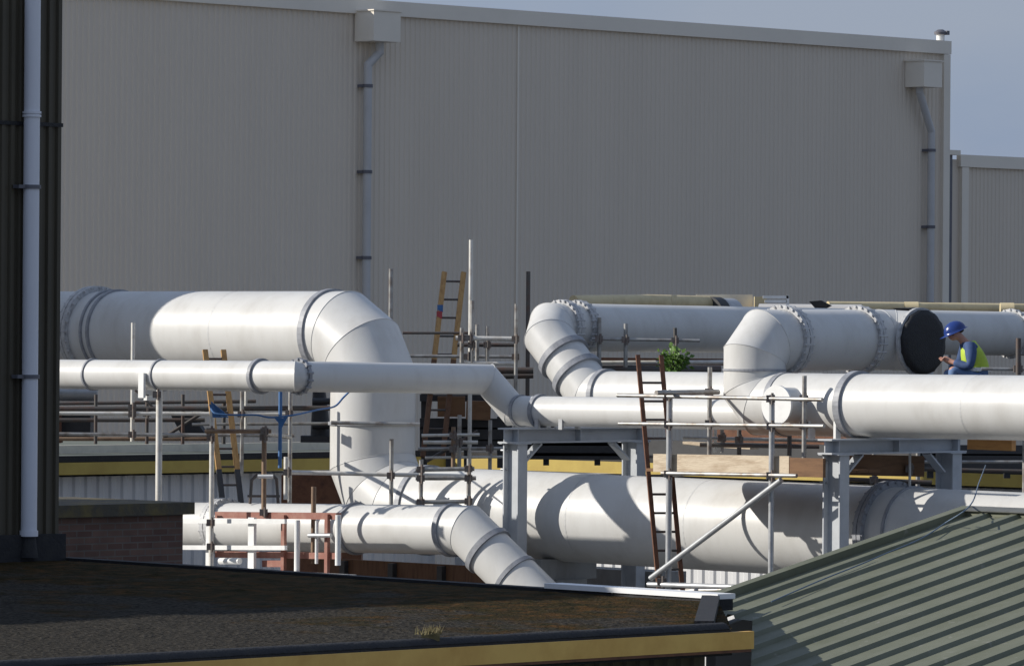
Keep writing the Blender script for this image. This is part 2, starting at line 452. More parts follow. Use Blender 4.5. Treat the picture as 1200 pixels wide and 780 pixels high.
# --- back pipeline: shaded straight run, big offset elbow, lower lit run
RD = .345
E1 = at(634, 383, 72.0); E0 = along(E1, D2, 1340, 393)
E2 = along(E1, D1, 694, 463); E3 = along(E2, D1, 965, 467)
pd = thing('back_pipeline', 'white pipe behind with a stepped elbow and a long shaded run below the wall', 'pipeline', base(E1))
pipeline(pd, [E0, E1, E2, E3], RD, [.40, .55], [2, 1])
dd = (E2-E1).normalized(); d3 = (E3-E2).normalized()
flange(pd, on(E1, E0, 659), D2, RD, .05, .05, 24, m=M['flange_white'], double=True)
flange(pd, on(E1, E0, 677), D2, RD, .05, .045, 24, m=M['flange_white'], double=True)
flange(pd, E1 + dd*.62, dd, RD, .09, .045); flange(pd, E1 + dd*1.0, dd, RD, .09, .045)
flange(pd, E2 + d3*.28, d3, RD, .08, .035)
flange(pd, on(E1, E0, 1185), D2, RD, .05, .045, 20, m=M['flange_white'])

# --- low left pipeline
RE = .335
G1 = at(548, 621, 68.0); G0 = along(G1, D1, 120, 614); G2 = at(640, 712, 67.3)
pe = thing('low_pipeline', 'white low pipe at left that bends down steeply behind the mossy roof', 'pipeline', base(G1))
G2b = G1 + (G2-G1)*1.35
pipeline(pe, [G0, G1, G2b], RE, [.45], [1])
dG = (G1-G0).normalized(); dg = (G2-G1).normalized()
flange(pe, on(G0, G1, 264), dG, RE, .07, .07, 22, m=M['flange_white'], double=True)
flange(pe, on(G0, G1, 419), dG, RE, .06, .03); flange(pe, on(G0, G1, 532), dG, RE, .08, .03)
flange(pe, G1 + dg*.42, dg, RE, .08, .035); flange(pe, G1 + dg*.98, dg, RE, .06, .02)

# ------------------------------------------------------------------ steel portal frames under the pipes
def hcol(b, P, z0, z1, w=.18, h=.29, t=.022):
    c = Vector((P.x, P.y, (z0+z1)/2)); hz = (z1-z0)/2
    for s in (-1, 1): b.box(c + D1*(s*(h/2-t/2)), t/2, w/2, hz, D1, D2)
    b.box(c, h/2-t, t/2, hz, D1, D2)
def portal(label, pxA, YA, pxB, ytop, ybeam):
    P = at(pxA, ytop, YA); Q = along(P, D2, pxB, ytop)
    t = thing('pipe_support_frame', label, 'steel frame', base(P), 'grey steel frames carrying the pipes')
    zt = P.z; hb = zt - zat(ybeam, P)
    for X in (P, Q):
        b = MB(); hcol(b, X, .0, zt-hb-.012); b.build('column', M['frame'], t)
        b = MB(); b.box(Vector((X.x,X.y,zt-hb-.006)), .17, .15, .006, D1, D2); b.box(Vector((X.x,X.y,.0125)), .22, .2, .0125, D1, D2)
        b.build('end_plate', M['frame'], t)
    b = MB(); a = P - D2*.22; e = Q + D2*.22; mid = (a+e)/2; L = (e-a).length/2
    for s in (0, 1): b.box(Vector((mid.x, mid.y, zt-.011 - s*(hb-.022))), L, .12, .011, D2, N2)
    b.box(Vector((mid.x, mid.y, zt-hb/2)), L, .008, hb/2-.023, D2, N2)
    for f in (.06, .5, .94):
        p = a.lerp(e, f)
        for s in (-1, 1): b.box(Vector((p.x,p.y,zt-hb/2)) + N2*(s*.06), .006, .05, hb/2-.024, D2, N2)
    b.build('beam', M['frame'], t)
    for X, s in ((P, 1), (Q, -1)):     # haunch braces
        b = MB(); u = X + D2*(s*.15)
        b.beam(Vector((u.x,u.y,zt-hb-.25)), Vector((u.x,u.y,zt-hb-.01)) + D2*(s*.30), .14, .025)
        b.build('haunch', M['frame'], t)
    b = MB()
    for X in (P,):
        for zz in (.10, .36):
            for s in (-1, 1): b.cyl(Vector((X.x,X.y,zt-hb-zz)) - D1*.22 + D2*(s*.05), Vector((X.x,X.y,zt-hb-zz)) - D1*.1 + D2*(s*.05), .016, 6)
    b.build('bolt_row', M['galv'], t)
    return t, P, Q
f1, F1P, F1Q = portal('grey steel portal frame carrying the thin pipe near the middle', 604, 68.65, 743, 501, 519)
f2, F2P, F2Q = portal('grey steel portal frame carrying the front pipe at right', 980, 63.85, 1112, 514, 532)
for (px0, c) in ((967, F2P), (997, F2P)):
    b = MB(); q = along(F2P + N2*.0, D2, px0+10, 500); q = on(C2, C0, px0+3)
    b.box(Vector((q.x, q.y, F2P.z+.10)) + N1*.30, .02, .05, .12, D1, N1); b.build('pipe_cleat', M['white'], f2)

# ------------------------------------------------------------------ scaffolding
TR = .030
def vpost(px, y0, y1, Y): 
    p = at(px, y1, Y); return p, Vector((p.x, p.y, zat(y0, p)))
def couple(b, p, d=Vector((1,0,0))):
    b.box(p, .055, .05, .045, d, d.cross(UP), UP); b.cyl(p - UP*.075 + Vector((.02,-.05,0)), p + UP*.075 + Vector((.02,-.05,0)), .018, 6)
def scaffold(label, tubes, coup=(), group='scaffolding around the pipework'):
    """tubes: (part name, p, q, material key[, radius])"""
    p0 = tubes[0][1]
    t = thing('scaffold', label, 'scaffolding', Vector((p0.x, p0.y, min(min(x[1].z, x[2].z) for x in tubes))), group)
    for x in tubes:
        b = MB(); b.cyl(x[1], x[2], x[4] if len(x) > 4 else TR, 10); b.build(x[0], M[x[3]], t)
    for p in coup:
        b = MB(); couple(b, p); b.build('coupler', M['coupler'], t)
    return t
def T(kind, x0, y0, x1, y1, Y0, Y1=None, m='tube', r=TR): return (kind, at(x0, y0, Y0), at(x1, y1, Y1 if Y1 else Y0), m, r)
def P_(px, y0, y1, Y, m='tube', r=TR, kind='standard'):
    p, q = vpost(px, y0, y1, Y); return (kind, p, q, m, r)

# under the left high pipe, standing on the green shed roof
scaffold('thin scaffold rails under the high pipe at far left behind the thin pipe', [
    P_(155, 378, 517, 73.2, 'tube_pale'),
    T('ledger', 40, 479, 392, 478, 73.3, None, 'tube_dark', .036), T('ledger', 40, 473, 300, 470, 73.8, None, 'tube_dark', .026),
    T('ledger', 40, 484, 336, 485, 73.1, None, 'tube_pale', .028),
    T('ledger', 40, 508, 345, 510, 73.1, None, 'tube', .026),
    P_(283, 440, 556, 73.1), P_(288, 440, 508, 73.5, 'tube_pale', .022), P_(172, 462, 520, 73.6, 'tube_dark', .026),
    T('brace', 158, 456, 184, 482, 73.3, None, 'tube_dark', .02), P_(112, 462, 520, 73.6, 'tube_dark', .026), P_(214, 462, 520, 73.6, 'tube_dark', .026), P_(262, 470, 520, 73.9, 'tube_dark', .03), T('ledger', 40, 492, 240, 492, 73.9, None, 'tube_dark', .03), T('brace', 186, 516, 252, 474, 73.8, None, 'tube_dark', .026), T('ledger', 225, 497, 392, 496, 73.6, None, 'tube', .022), T('ledger', 40, 514, 250, 514, 73.8, None, 'tube_rust', .03)],
    [at(155, 477, 73.15), at(155, 485, 73.05), at(283, 485, 73.0), at(172, 484, 73.3), at(155, 509, 73.0)])
scaffold('scaffold posts with a brown top rail standing at the red oxide frame', [
    P_(247, 478, 700, 69.6, 'tube_pale', .034), P_(309, 500, 604, 69.4, 'tube_rust', .034),
    T('ledger', 240, 505, 318, 505, 69.35, None, 'tube_rust'),
    P_(339, 456, 640, 71.6, 'tube'), P_(335, 535, 585, 71.4, 'tube_pale', .034), P_(367, 570, 660, 69.0, 'tube_rust', .034),
    T('ledger', 302, 558, 320, 558, 69.3, None, 'white', .028), T('transom', 312, 508, 339, 512, 69.4, 71.5, 'tube')],
    [at(247, 505, 69.4), at(310, 505, 69.3), at(309, 512, 69.35), at(247, 513, 69.5), at(337, 553, 71.3), at(339, 484, 71.5), at(247, 640, 69.5), at(247, 612, 69.5), at(309, 600, 69.35)])
scaffold('tangle of thin scaffold rails low behind the tall orange ladder', [
    T('ledger', 494, 510, 562, 509, 73.4, None, 'tube_pale', .022), T('ledger', 496, 518, 560, 518, 73.3, None, 'tube_pale', .028), T('ledger', 490, 526, 600, 525, 73.6, None, 'tube', .026),
    T('ledger', 498, 536, 590, 535, 73.6, None, 'tube_pale', .02), P_(531, 500, 560, 73.2, 'tube_rust', .032), P_(538, 486, 560, 73.5, 'tube', .03), P_(574, 492, 560, 73.8, 'tube', .028),
    T('brace', 500, 540, 560, 505, 73.9, None, 'tube_dark', .026), T('ledger', 492, 459, 572, 460, 74.6, None, 'tube_pale', .03)],
    [at(531, 510, 73.2), at(538, 518, 73.3), at(531, 526, 73.2), at(574, 525, 73.6)])
scaffold('thin scaffold tubes hanging below the front pipe beside the right grey column', [
    P_(1066, 528, 572, 65.2, 'tube_pale', .018), P_(1024, 528, 566, 66.4, 'tube', .026), T('ledger', 985, 561, 1092, 565, 66.6, None, 'tube_dark', .03), T('ledger', 1060, 549, 1200, 552, 67.4, None, 'tube_dark', .026),
    T('ledger', 1075, 541, 1210, 541, 68.2, None, 'tube', .022)], [at(1024, 562, 66.4), at(1066, 549, 65.3)])
scaffold('short scaffold tubes among the rusty channels under the front elbow', [
    P_(846, 500, 530, 67.2, 'tube', .024), P_(838, 494, 530, 67.4, 'tube_pale', .024), T('ledger', 800, 513, 975, 516, 67.3, None, 'tube', .024), T('ledger', 820, 521, 960, 523, 67.0, None, 'tube_dark', .03), P_(866, 498, 540, 67.6, 'tube_dark', .03), P_(925, 500, 540, 66.6, 'tube_dark', .03)], [at(846, 513, 67.2), at(866, 515, 67.3)])
scaffold('single pale post propping the thin pipe at the left', [P_(185, 457, 700, 67.85, 'tube_pale', .044)], [at(184, 462, 67.8)])
scaffold('scaffold rails around the foot of the large drop pipe', [
    T('ledger', 342, 553, 560, 558, 70.2, None, 'tube_pale'), P_(458, 514, 640, 70.15, 'tube', .03),
    P_(493, 538, 612, 69.6), P_(549, 537, 612, 69.6),
    T('ledger', 487, 550, 556, 549, 69.5, None, 'tube'), T('ledger', 487, 560, 558, 560, 69.7), T('ledger', 487, 588, 552, 587, 69.5),
    T('ledger', 388, 495, 492, 497, 71.15, None, 'tube', .028)],
    [at(458, 557, 70.1), at(493, 550, 69.5), at(493, 560, 69.55), at(549, 560, 69.55), at(549, 549, 69.5), at(493, 588, 69.5), at(549, 587, 69.5)])
scaffold('scaffold posts and guard rails above the thin pipe beside the stepped elbow', [
    P_(550, 281, 560, 73.6, 'tube_pale', .030), P_(553, 352, 425, 73.4, 'tube', .03), P_(541, 384, 425, 73.4), P_(559, 380, 425, 73.8),
    P_(571, 382, 425, 73.6), P_(604, 356, 500, 72.9, 'tube', .026), P_(618, 318, 470, 75.0, 'tube_dark', .032), P_(457, 315, 470, 74.6, 'tube', .032),
    T('ledger', 534, 396, 606, 397, 73.3, None, 'tube_pale', .034), T('ledger', 536, 404, 606, 404, 73.9, None, 'tube_dark', .03),
    T('ledger', 472, 390, 560, 390, 74.2, None, 'tube_dark', .02), T('ledger', 480, 417, 606, 418, 74.2, None, 'tube', .024),
    T('ledger', 545, 425, 606, 426, 73.4, None, 'tube_pale', .03), T('ledger', 560, 434, 625, 434, 74.4, None, 'tube_dark', .05), T('ledger', 585, 441, 625, 440, 74.6, None, 'tube_dark', .04)],
    [at(550, 396, 73.3), at(553, 404, 73.4), at(541, 396, 73.3), at(604, 397, 72.9), at(548, 418, 73.5), at(571, 404, 73.5), at(604, 418, 73.0)])
scaffold('short scaffold guard rail in front of the shaded back pipe', [
    P_(702, 372, 430, 72.2), P_(733, 379, 430, 72.2), P_(791, 384, 420, 72.2, 'tube_dark', .026),
    T('ledger', 694, 397, 820, 399, 72.1, None, 'tube', .022), T('ledger', 660, 425, 860, 424, 73.6, None, 'tube_pale', .03),
    T('ledger', 690, 433, 845, 434, 73.0, None, 'tube_dark', .07)],
    [at(702, 397, 72.1), at(733, 398, 72.1), at(791, 399, 72.1)])
YS = 65.25
fl = at(783, 555, YS); fr = along(fl, D1, 903, 555)
scaffold('scaffold platform with a long diagonal brace in front of the low run', [
    P_(783, 462, 700, YS, 'galv', .040), P_(903, 462, 700, fr.y, 'galv', .036), P_(831, 430, 556, YS+.6, 'tube', .030), P_(942, 440, 556, fr.y+.30, 'tube', .030),
    ('ledger', along(fl, D1, 728, 463)+N1*.07, along(fl, D1, 968, 468)+N1*.07, 'tube', .026), T('ledger', 769, 460, 842, 459, YS-.4, YS+.4, 'tube', .034),
    ('ledger', along(fl, D1, 730, 496)+N1*.07, along(fl, D1, 970, 499)+N1*.07, 'tube', .026),
    ('ledger', along(fl, D1, 780, 554)+N1*.07, along(fl, D1, 938, 557)+N1*.07, 'tube', .026),
    T('transom', 783, 556, 833, 552, YS, YS+.65), T('transom', 903, 558, 945, 554, fr.y, fr.y+.55),
    ('brace', along(fl, D1, 768, 677)+N1*.09, along(fl, D1, 921, 562)+N1*.09, 'galv', .038),
    ('ledger', along(fl, D1, 764, 684)+N1*.07, along(fl, D1, 895, 688)+N1*.07, 'galv', .034), T('ledger', 775, 692, 900, 690, YS+.9, fr.y+.9, 'tube', .03)],
    [at(783, 463, YS-.05), at(903, 467, fr.y-.05), at(942, 467, fr.y+.35), at(942, 498, fr.y+.35), at(783, 497, YS-.05), at(783, 555, YS-.05), at(903, 557, fr.y-.05), at(831, 496, YS+.5), at(775, 681, YS), at(831, 459, YS+.5), at(903, 499, fr.y-.05)])
scaffold('short scaffold post standing at the right edge behind the worker', [P_(1193, 396, 470, 64.5, 'tube_dark', .034), T('ledger', 1150, 432, 1230, 433, 65.4, None, 'tube', .022)], [at(1193, 432, 64.6)])

# boards of the platform: each board is a thing
def board(name, label, cat, P, Q, w, h, m, group=None):
    b = MB(); b.beam(P, Q, w, h); o = b.build(name, M[m]); tag(o, label, cat, group); return o
pl0 = along(fl - N1*.08, D1, 767, 542); pl1 = along(fl - N1*.08, D1, 926, 545)
board('scaffold_board', 'pale timber plank on edge along the front of the scaffold platform', 'board', pl0, pl1, .05, .235, 'board')
deck0 = along(fl - N1*.24, D1, 764, 550); deck1 = along(fl - N1*.24, D1, 955, 553)
for k, (lab) in enumerate(('walkway board lying just behind the pale plank of the platform', 'second walkway board behind the pale plank', 'third walkway board behind the pale plank', 'fourth walkway board above the low run', 'fifth walkway board above the low run', 'rear walkway board farthest from the pale plank')):
    board('scaffold_board', lab, 'board', deck0 - N1*.23*k, deck1 - N1*.23*k, .222, .04, 'board_brown', 'walkway boards of the platform')
board('scaffold_board', 'dark stained plank end butted against the pale plank and steel column', 'board', along(fl - N1*.06, D1, 927, 547), along(fl - N1*.06, D1, 966, 548), .05, .24, 'board_brown')
board('timber_packer', 'brown timber baulk under the beam right of the grey column', 'timber', at(992, 544, 64.6), at(1080, 546, 65.6), .10, .27, 'board_brown')
board('timber_packer', 'orange timber block under the front pipe at far right', 'timber', at(1136, 519, 63.6), at(1188, 521, 63.2), .10, .15, 'board_orange')
board('scaffold_board', 'pale loose board lying behind the platform under the thin pipe', 'board', at(805, 519, 68.6), at(884, 524, 67.9), .20, .05, 'board')
board('rusty_channel', 'long rust brown steel channel lying behind the scaffold platform', 'steel beam', at(838, 508, 68.6), at(1010, 512, 67.2), .12, .22, 'rust')
board('rusty_channel', 'rust brown steel channel half hidden below the shaded back pipe', 'steel beam', at(640, 422, 75.0), at(850, 424, 77.0), .12, .10, 'rust')

# ------------------------------------------------------------------ ladders
def ladder(label, Pf, Pt, side, w, m1, nr, m2=None, split=0, rr=.03):
    t = thing('ladder', label, 'ladder', Pf, None)
    for s in (-.5, .5):
        b = MB()
        if m2:
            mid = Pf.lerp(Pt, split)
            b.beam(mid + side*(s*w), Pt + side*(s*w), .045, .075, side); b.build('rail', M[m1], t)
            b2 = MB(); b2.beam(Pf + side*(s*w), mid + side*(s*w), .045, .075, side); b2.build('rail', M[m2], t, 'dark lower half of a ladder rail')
        else:
            b.beam(Pf + side*(s*w), Pt + side*(s*w), .038, .055, side); b.build('rail', M[m1], t)
    for i in range(nr):
        c = Pf.lerp(Pt, (i+.5)/nr); b = MB(); b.cyl(c - side*(w/2), c + side*(w/2), .016, 8); b.build('rung', M['tube_dark'], t)
    return t
sd = (D2*.9 + D1*.45).normalized()
ladder('rust brown ladder leaning in front of the pipes beside the scaffold platform', at(787, 700, 65.6), at(761, 416, 66.6), Vector((1,.25,0)).normalized(), .32, 'rust', 13)
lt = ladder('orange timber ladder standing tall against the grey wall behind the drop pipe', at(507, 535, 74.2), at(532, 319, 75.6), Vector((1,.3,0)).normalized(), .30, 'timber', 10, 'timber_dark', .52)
for (fz, mm) in ((.80, 'sheet'), (.765, 'redtape')):
    q = at(507, 535, 74.2).lerp(at(532, 319, 75.6), fz) - Vector((1,.3,0)).normalized()*.15
    b = MB(); b.box(q, .042, .045, .055); b.build('tape_wrap', M[mm], lt)
ladder('orange timber ladder behind the thin pipe at left with black lower rails', at(273, 600, 71.6), at(251, 410, 72.6), Vector((1,.3,0)).normalized(), .27, 'timber', 9, 'darkgear', .26)

# black hoop rail near the left ladder
b = MB(); Y = 70.9
b.path([at(293, 590, Y), at(295, 562, Y), at(301, 556, Y), at(318, 555, Y), at(324, 561, Y), at(326, 590, Y)], .022, 8)
b.path([at(290, 581, Y), at(328, 581, Y)], .018, 8)
tag(b.build('hoop_rail', M['tube_dark']), 'small black hoop handrail beside the left ladder foot', 'handrail')

# red oxide support frame, white rails and white posts behind the mossy roof (all parallel to the low pipe)
fr0 = at(262, 640, 70.25) + N1*.13
def FP_(px, py, off=0): return along(fr0 + N1*off, D1, px, py)
def vbar(b, px, y0, y1, w, d_, off): b.beam(FP_(px, y1, off), Vector((*FP_(px, y1, off).xy, zat(y0, FP_(px, y1, off)))), w, d_, D1)
t = thing('red_frame', 'red oxide steel frame standing around the low white pipe at left', 'steel frame', FP_(320, 690))
for (x0, y0, x1, y1, w, h) in ((255, 603, 397, 604.5, .10, .09), (255, 649, 397, 651, .10, .085)):
    b = MB(); b.beam(FP_(x0,y0), FP_(x1,y1), w, h); b.build('rail', M['redox'], t)
for px, y0 in ((383, 602), (332, 603)):
    b = MB(); vbar(b, px, y0, 700, .055, .06, .07); b.build('post', M['redox'], t)
b = MB(); b.beam(FP_(309, 660, .02), FP_(332, 660, .02), .06, .09); b.build('gusset', M['redox'], t)
t = thing('white_handrail', 'white two bar handrail in front of the red oxide frame', 'handrail', FP_(280, 690, .2))
for yy in (610, 641):
    b = MB(); b.beam(FP_(205, yy, .22), FP_(335, yy+.5, .22), .05, .062); b.build('bar', M['white'], t)
for px, w in ((245, .10), (295, .12)):
    b = MB(); vbar(b, px, 599 if px < 260 else 606, 700, .05, w, .16); b.build('post', M['white'], t)
b = MB(); vbar(b, 333, 612, 641, .04, .04, .22); b.build('end_bar', M['redox'], t)
t = thing('white_stand', 'white pipe stand with round legs left of the low pipe ring', 'pipe stand', FP_(372, 690, .12))
for px, y0, y1, r_ in ((348, 609, 672, .040), (371, 610, 660, .024), (396, 603, 662, .040)):
    b = MB(); q_ = FP_(px, y1, .14); b.cyl(q_, Vector((q_.x, q_.y, zat(y0, q_))), r_, 12); b.build('leg', M['white'], t)
b = MB(); b.cyl(FP_(362, 627, .18), FP_(388, 627, .18), .03, 10); b.build('cross_bar', M['galv'], t)
b = MB(); b.beam(FP_(250, 666, .25), FP_(414, 675, .25), .12, .045); b.build('base_rail', M['capping'], t)
b = MB(); b.cyl(FP_(258, 657, .24), FP_(281, 657, .24), .045, 12); b.build('short_pipe', M['white'], t)

# ------------------------------------------------------------------ blue rope and sheet
def rope(name, pts, r, label, cat, m='rope'):
    b = MB(); q = [Vector(p) for p in pts]; s = []
    for i in range(len(q)-1):
        p0 = q[max(i-1,0)]; p1 = q[i]; p2 = q[i+1]; p3 = q[min(i+2,len(q)-1)]
        for k in range(6):
            u = k/6; s.append(.5*((2*p1)+(p2-p0)*u+(2*p0-5*p1+4*p2-p3)*u*u+(3*p1-p0-3*p2+p3)*u**3))
    s.append(q[-1]); b.path(s, r, 6); return tag(b.build(name, M[m]), label, cat)
rope('rope', [at(246,474,68.6), at(252,484,68.5), at(275,486,68.5), at(300,486,68.6), at(318,489,68.6), at(345,486,68.6), at(372,480,69.5), at(392,476,70.8), at(402,466,71.2), at(410,458,71.2)], .014, 'blue rope slung between the posts left of the large drop pipe', 'rope')
b = MB(); q = [(247,470),(252,474),(262,482),(268,489),(258,489),(249,489)]
b.prism([at(x,y,68.55+.03*math.sin(x)) for x,y in q], Vector((0,.05,0)))
tag(b.build('blue_sheet', M['sheet']), 'small folded scrap of blue sheeting tied to the pale post', 'sheeting')
b = MB(); q = [(320,488),(330,490),(338,487),(333,496),(330,502),(327,496)]
b.prism([at(x,y,68.65) for x,y in q], Vector((0,.05,0)))
tag(b.build('blue_sheet', M['sheet']), 'blue sheeting tail hanging where the rope crosses the dark post', 'sheeting')
t = scaffold('blue painted post hung with the blue sheeting tail', [P_(328, 455, 548, 68.9, 'rope', .026)])

# ------------------------------------------------------------------ main hall and its neighbour
W0 = Vector((0, 112, 0))       # a point of the wall, on the centre column
def wallpt(px): return along(W0, D2, px, 390)
WL = wallpt(-330); WR = wallpt(1107)
ztop = zat(49, WR)
mh = thing('hall', 'large beige grey windowless hall with ribbed cladding filling the background', 'industrial hall', base(wallpt(600)))
L = (WR-WL).length
b = MB(); b.corr(base(WL), D2, N2, L, .05, ztop-.30, .150, .020, (.30,.16,.38,.16)); b.build('ribbed_cladding', M['wall'], mh)
b = MB()                       # body behind the sheet
c = base(WL+D2*(L/2)) - N2*10.06
b.box(c + UP*(ztop/2-.1), L/2, 10.0, ztop/2-.12, D2, N2); b.build('hall_body', M['wall'], mh)
b = MB()
c = base(WL+D2*(L/2)); b.box(c + UP*(ztop-.15) + N2*.02, L/2+.05, .09, .16, D2, N2); b.build('eaves_band', M['trim'], mh)
b = MB(); b.box(base(WR) - D2*.10 + N2*.04 + UP*((ztop-.32)/2), .12, .07, (ztop-.32)/2, D2, N2); b.build('corner_trim', M['trim'], mh)
b = MB(); q = base(wallpt(604)); b.box(q + N2*.028 + UP*((ztop-.34)/2), .022, .006, (ztop-.34)/2, D2, N2); b.build('sheet_joint', M['trim'], mh)
b = MB(); q = base(WR) - D2*.12 - N2*.1 + UP*(ztop+.0)
b.cyl(q, q+UP*.17, .10, 14); rv = b.build('roof_vent', M['white'], mh)
b = MB(); b.cyl(q+UP*.171, q+UP*.23, .15, 16, .16); b.cyl(q+UP*.23, q+UP*.29, .16, 16, .07); b.box(q+UP*.21+Vector((.15,-.02,0)), .05, .05, .05, D2, N2); b.build('vent_cap', M['bracket'], rv)
def hopper(px0, px1, y0, y1, bend):
    a = wallpt(px0); e = wallpt(px1); mid = base((a+e)/2); w = (e-a).length/2
    z1 = zat(y0, mid); z0 = zat(y1, mid)
    b = MB(); b.box(mid + N2*.34 + UP*((z0+z1)/2), w, .30, (z1-z0)/2, D2, N2); b.box(mid + N2*.34 + UP*(z1+.015), w+.03, .33, .015, D2, N2)
    b.build('rainwater_hopper', M['trim'], mh)
    b = MB(); s = mid + N2*.30
    if bend == 'short':
        p = [s+D2*.10+UP*(z0+.02), s+D2*.10+UP*(z0-.22), s-D2*.17+UP*(z0-.50)-N2*.08, s-D2*.17+UP*.5-N2*.08]
    else:
        p = [s-D2*.10+UP*(z0+.02), s-D2*.10+UP*(z0-.12), s+D2*.45+UP*(z0-1.05)-N2*.08, s+D2*.45+UP*.5-N2*.08]
    b.path(p, .092, 18); dp = b.build('downpipe', M['downpipe'], mh)
    z = p[3].z; zz = p[2].z - .45
    while zz > 3.5:
        b = MB(); q = Vector((p[3].x, p[3].y, zz)); b.cyl(q-UP*.035, q+UP*.035, .112, 16); b.box(q-N2*.12, .12, .1, .03, D2, N2); b.build('bracket', M['bracket'], dp); zz -= 1.85
hopper(411.5, 443, 15, 50, 'short'); hopper(1057, 1078, 73, 103, 'long')

# lower neighbour on the right
NB = WR + D2*.0 - N2*.9
n0 = along(NB, D2, 1106, 390); n1 = along(NB, D2, 1420, 390); zt2 = zat(181, n0); Ln = (n1-n0).length
nb = thing('low_hall', 'lower grey ribbed hall at the right edge beyond the tall hall corner', 'industrial hall', base(n0))
pn = along(NB, D2, 1127, 390); d0 = (pn-n0).length
b = MB(); b.corr(base(pn), D2, N2, (n1-pn).length, .05, zt2-.28, .150, .020, (.30,.16,.38,.16)); b.build('ribbed_cladding', M['wall'], nb)
b = MB(); b.box(base((n0+n1)/2) - N2*8.02 + UP*(zt2/2-.05), Ln/2, 8, zt2/2-.06, D2, N2); b.build('hall_body', M['wall'], nb)
b = MB(); b.box(base((pn+n1)/2) + UP*(zt2-.14) + N2*.03, (n1-pn).length/2+.2, .07, .15, D2, N2); b.build('eaves_band', M['trim'], nb)
b = MB(); b.box(base(pn) + N2*.035 + UP*((zt2-.30)/2), .13, .055, (zt2-.30)/2, D2, N2); b.build('corner_trim', M['trim'], nb)
b = MB(); p = base(n0)+D2*.10+N2*.02; b.box(p+UP*(zt2/2), .10, .05, zt2/2-.01, D2, N2); b.build('dark_flashing', M['bracket'], nb)
b = MB(); p = base(n0)+D2*.2+N2*.05; b.box(p+UP*(zt2+.05), .22, .10, .06, D2, N2); b.build('cap_flashing', M['trim'], nb)

# ------------------------------------------------------------------ green roofed shed in front of the hall (two wings)
S0 = at(67, 542, 82.0); zf = S0.z
SL = along(S0, D2, -320, 549); SC = along(S0, D2, 522, 540); SR = along(SC, D1, 1420, 560)
shed = thing('low_shed', 'low pale ribbed shed with a grey green roof and yellow fascia at left', 'shed', base(S0))
Ls = (SC-SL).length
b = MB(); b.corr(base(SL)-N2*.25, D2, N2, Ls, .02, zf-.24, .26, .03); b.build('ribbed_cladding', M['shedwall'], shed)
b = MB(); b.box(Vector(((SL+SC)/2).xy.to_3d()) + UP*(zf-.10), Ls/2, .03, .10, D2, N2); b.build('fascia', M['yellow'], shed)
b = MB(); m_ = base((SL+SC)/2) - N2*.13
b.box(m_ + UP*(zf+.055), Ls/2, .12, .05, D2, N2); b.build('gutter', M['felt'], shed)
# roof slopes up gently to the back, with a pale flashing line half way
rb = 9.0; rise = .06
b = MB(); a0 = base(SL)-N2*.26+UP*(zf+.03); a1 = base(SC)-N2*.26+UP*(zf+.03)
b.prism([a0, a1, a1-N2*rb+UP*rise, a0-N2*rb+UP*rise], -UP*.12); b.build('roof', M['greenroof'], shed)
b = MB(); q0 = a0-N2*2.6+UP*(.02+rise*2.6/rb); q1 = a1-N2*2.6+UP*(.02+rise*2.6/rb); b.box((q0+q1)/2+UP*.06, Ls/2, .06, .07, D2, N2); b.build('roof_flashing', M['cream'], shed)
b = MB(); b.box(base((SL+SC)/2) - N2*(rb/2+.6) + UP*(zf/2-.15), Ls/2-.3, rb/2, zf/2-.20, D2, N2); b.build('shed_body', M['shedwall'], shed)

wing = thing('dark_roof_shed', 'long low shed with yellow fascia and dark roof behind the pipes at right', 'shed', base(SC))
Lw = (SR-SC).length
b = MB(); b.corr(base(SC)-N1*.25, D1, N1, Lw, .02, zf-.24, .26, .03); b.build('ribbed_cladding', M['shedwall'], wing)
b = MB(); b.box(base((SC+SR)/2) + UP*(zf-.10) + D1*.05, Lw/2, .03, .10, D1, N1); b.build('fascia', M['yellow'], wing)
b = MB(); m_ = base((SC+SR)/2); b.box(m_ - N1*3.2 + UP*(zf+.02), Lw/2, 3.15, .06, D1, N1); b.build('roof', M['flatroof'], wing)
b = MB(); b.box(m_ - N1*3.3 + UP*(zf/2-.15), Lw/2, 3.0, zf/2-.20, D1, N1); b.build('shed_body', M['shedwall'], wing)
b = MB(); b.box(m_ - N1*1.3 + UP*(zf+.22), Lw/2, .10, .13, D1, N1); b.build('roof_kerb', M['darkgear'], wing)

# plant on the shed roofs
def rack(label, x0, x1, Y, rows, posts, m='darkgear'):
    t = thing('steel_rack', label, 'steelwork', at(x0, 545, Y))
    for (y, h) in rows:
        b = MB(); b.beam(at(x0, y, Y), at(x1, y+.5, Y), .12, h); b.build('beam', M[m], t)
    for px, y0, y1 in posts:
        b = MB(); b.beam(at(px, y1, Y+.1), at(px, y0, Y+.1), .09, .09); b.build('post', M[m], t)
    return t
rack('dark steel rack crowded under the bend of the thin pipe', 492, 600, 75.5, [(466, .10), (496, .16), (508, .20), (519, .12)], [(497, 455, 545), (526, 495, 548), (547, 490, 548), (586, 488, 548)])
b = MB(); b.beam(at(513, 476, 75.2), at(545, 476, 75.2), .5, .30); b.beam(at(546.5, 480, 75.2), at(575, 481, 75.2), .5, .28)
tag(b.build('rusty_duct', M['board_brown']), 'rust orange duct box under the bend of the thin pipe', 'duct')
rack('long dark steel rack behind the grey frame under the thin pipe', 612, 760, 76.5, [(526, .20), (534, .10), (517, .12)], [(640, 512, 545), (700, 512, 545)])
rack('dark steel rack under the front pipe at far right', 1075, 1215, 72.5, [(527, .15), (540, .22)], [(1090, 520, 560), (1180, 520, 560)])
for i, (x, y) in enumerate(((485,459),(520,458),(531,458),(541,458))): pass
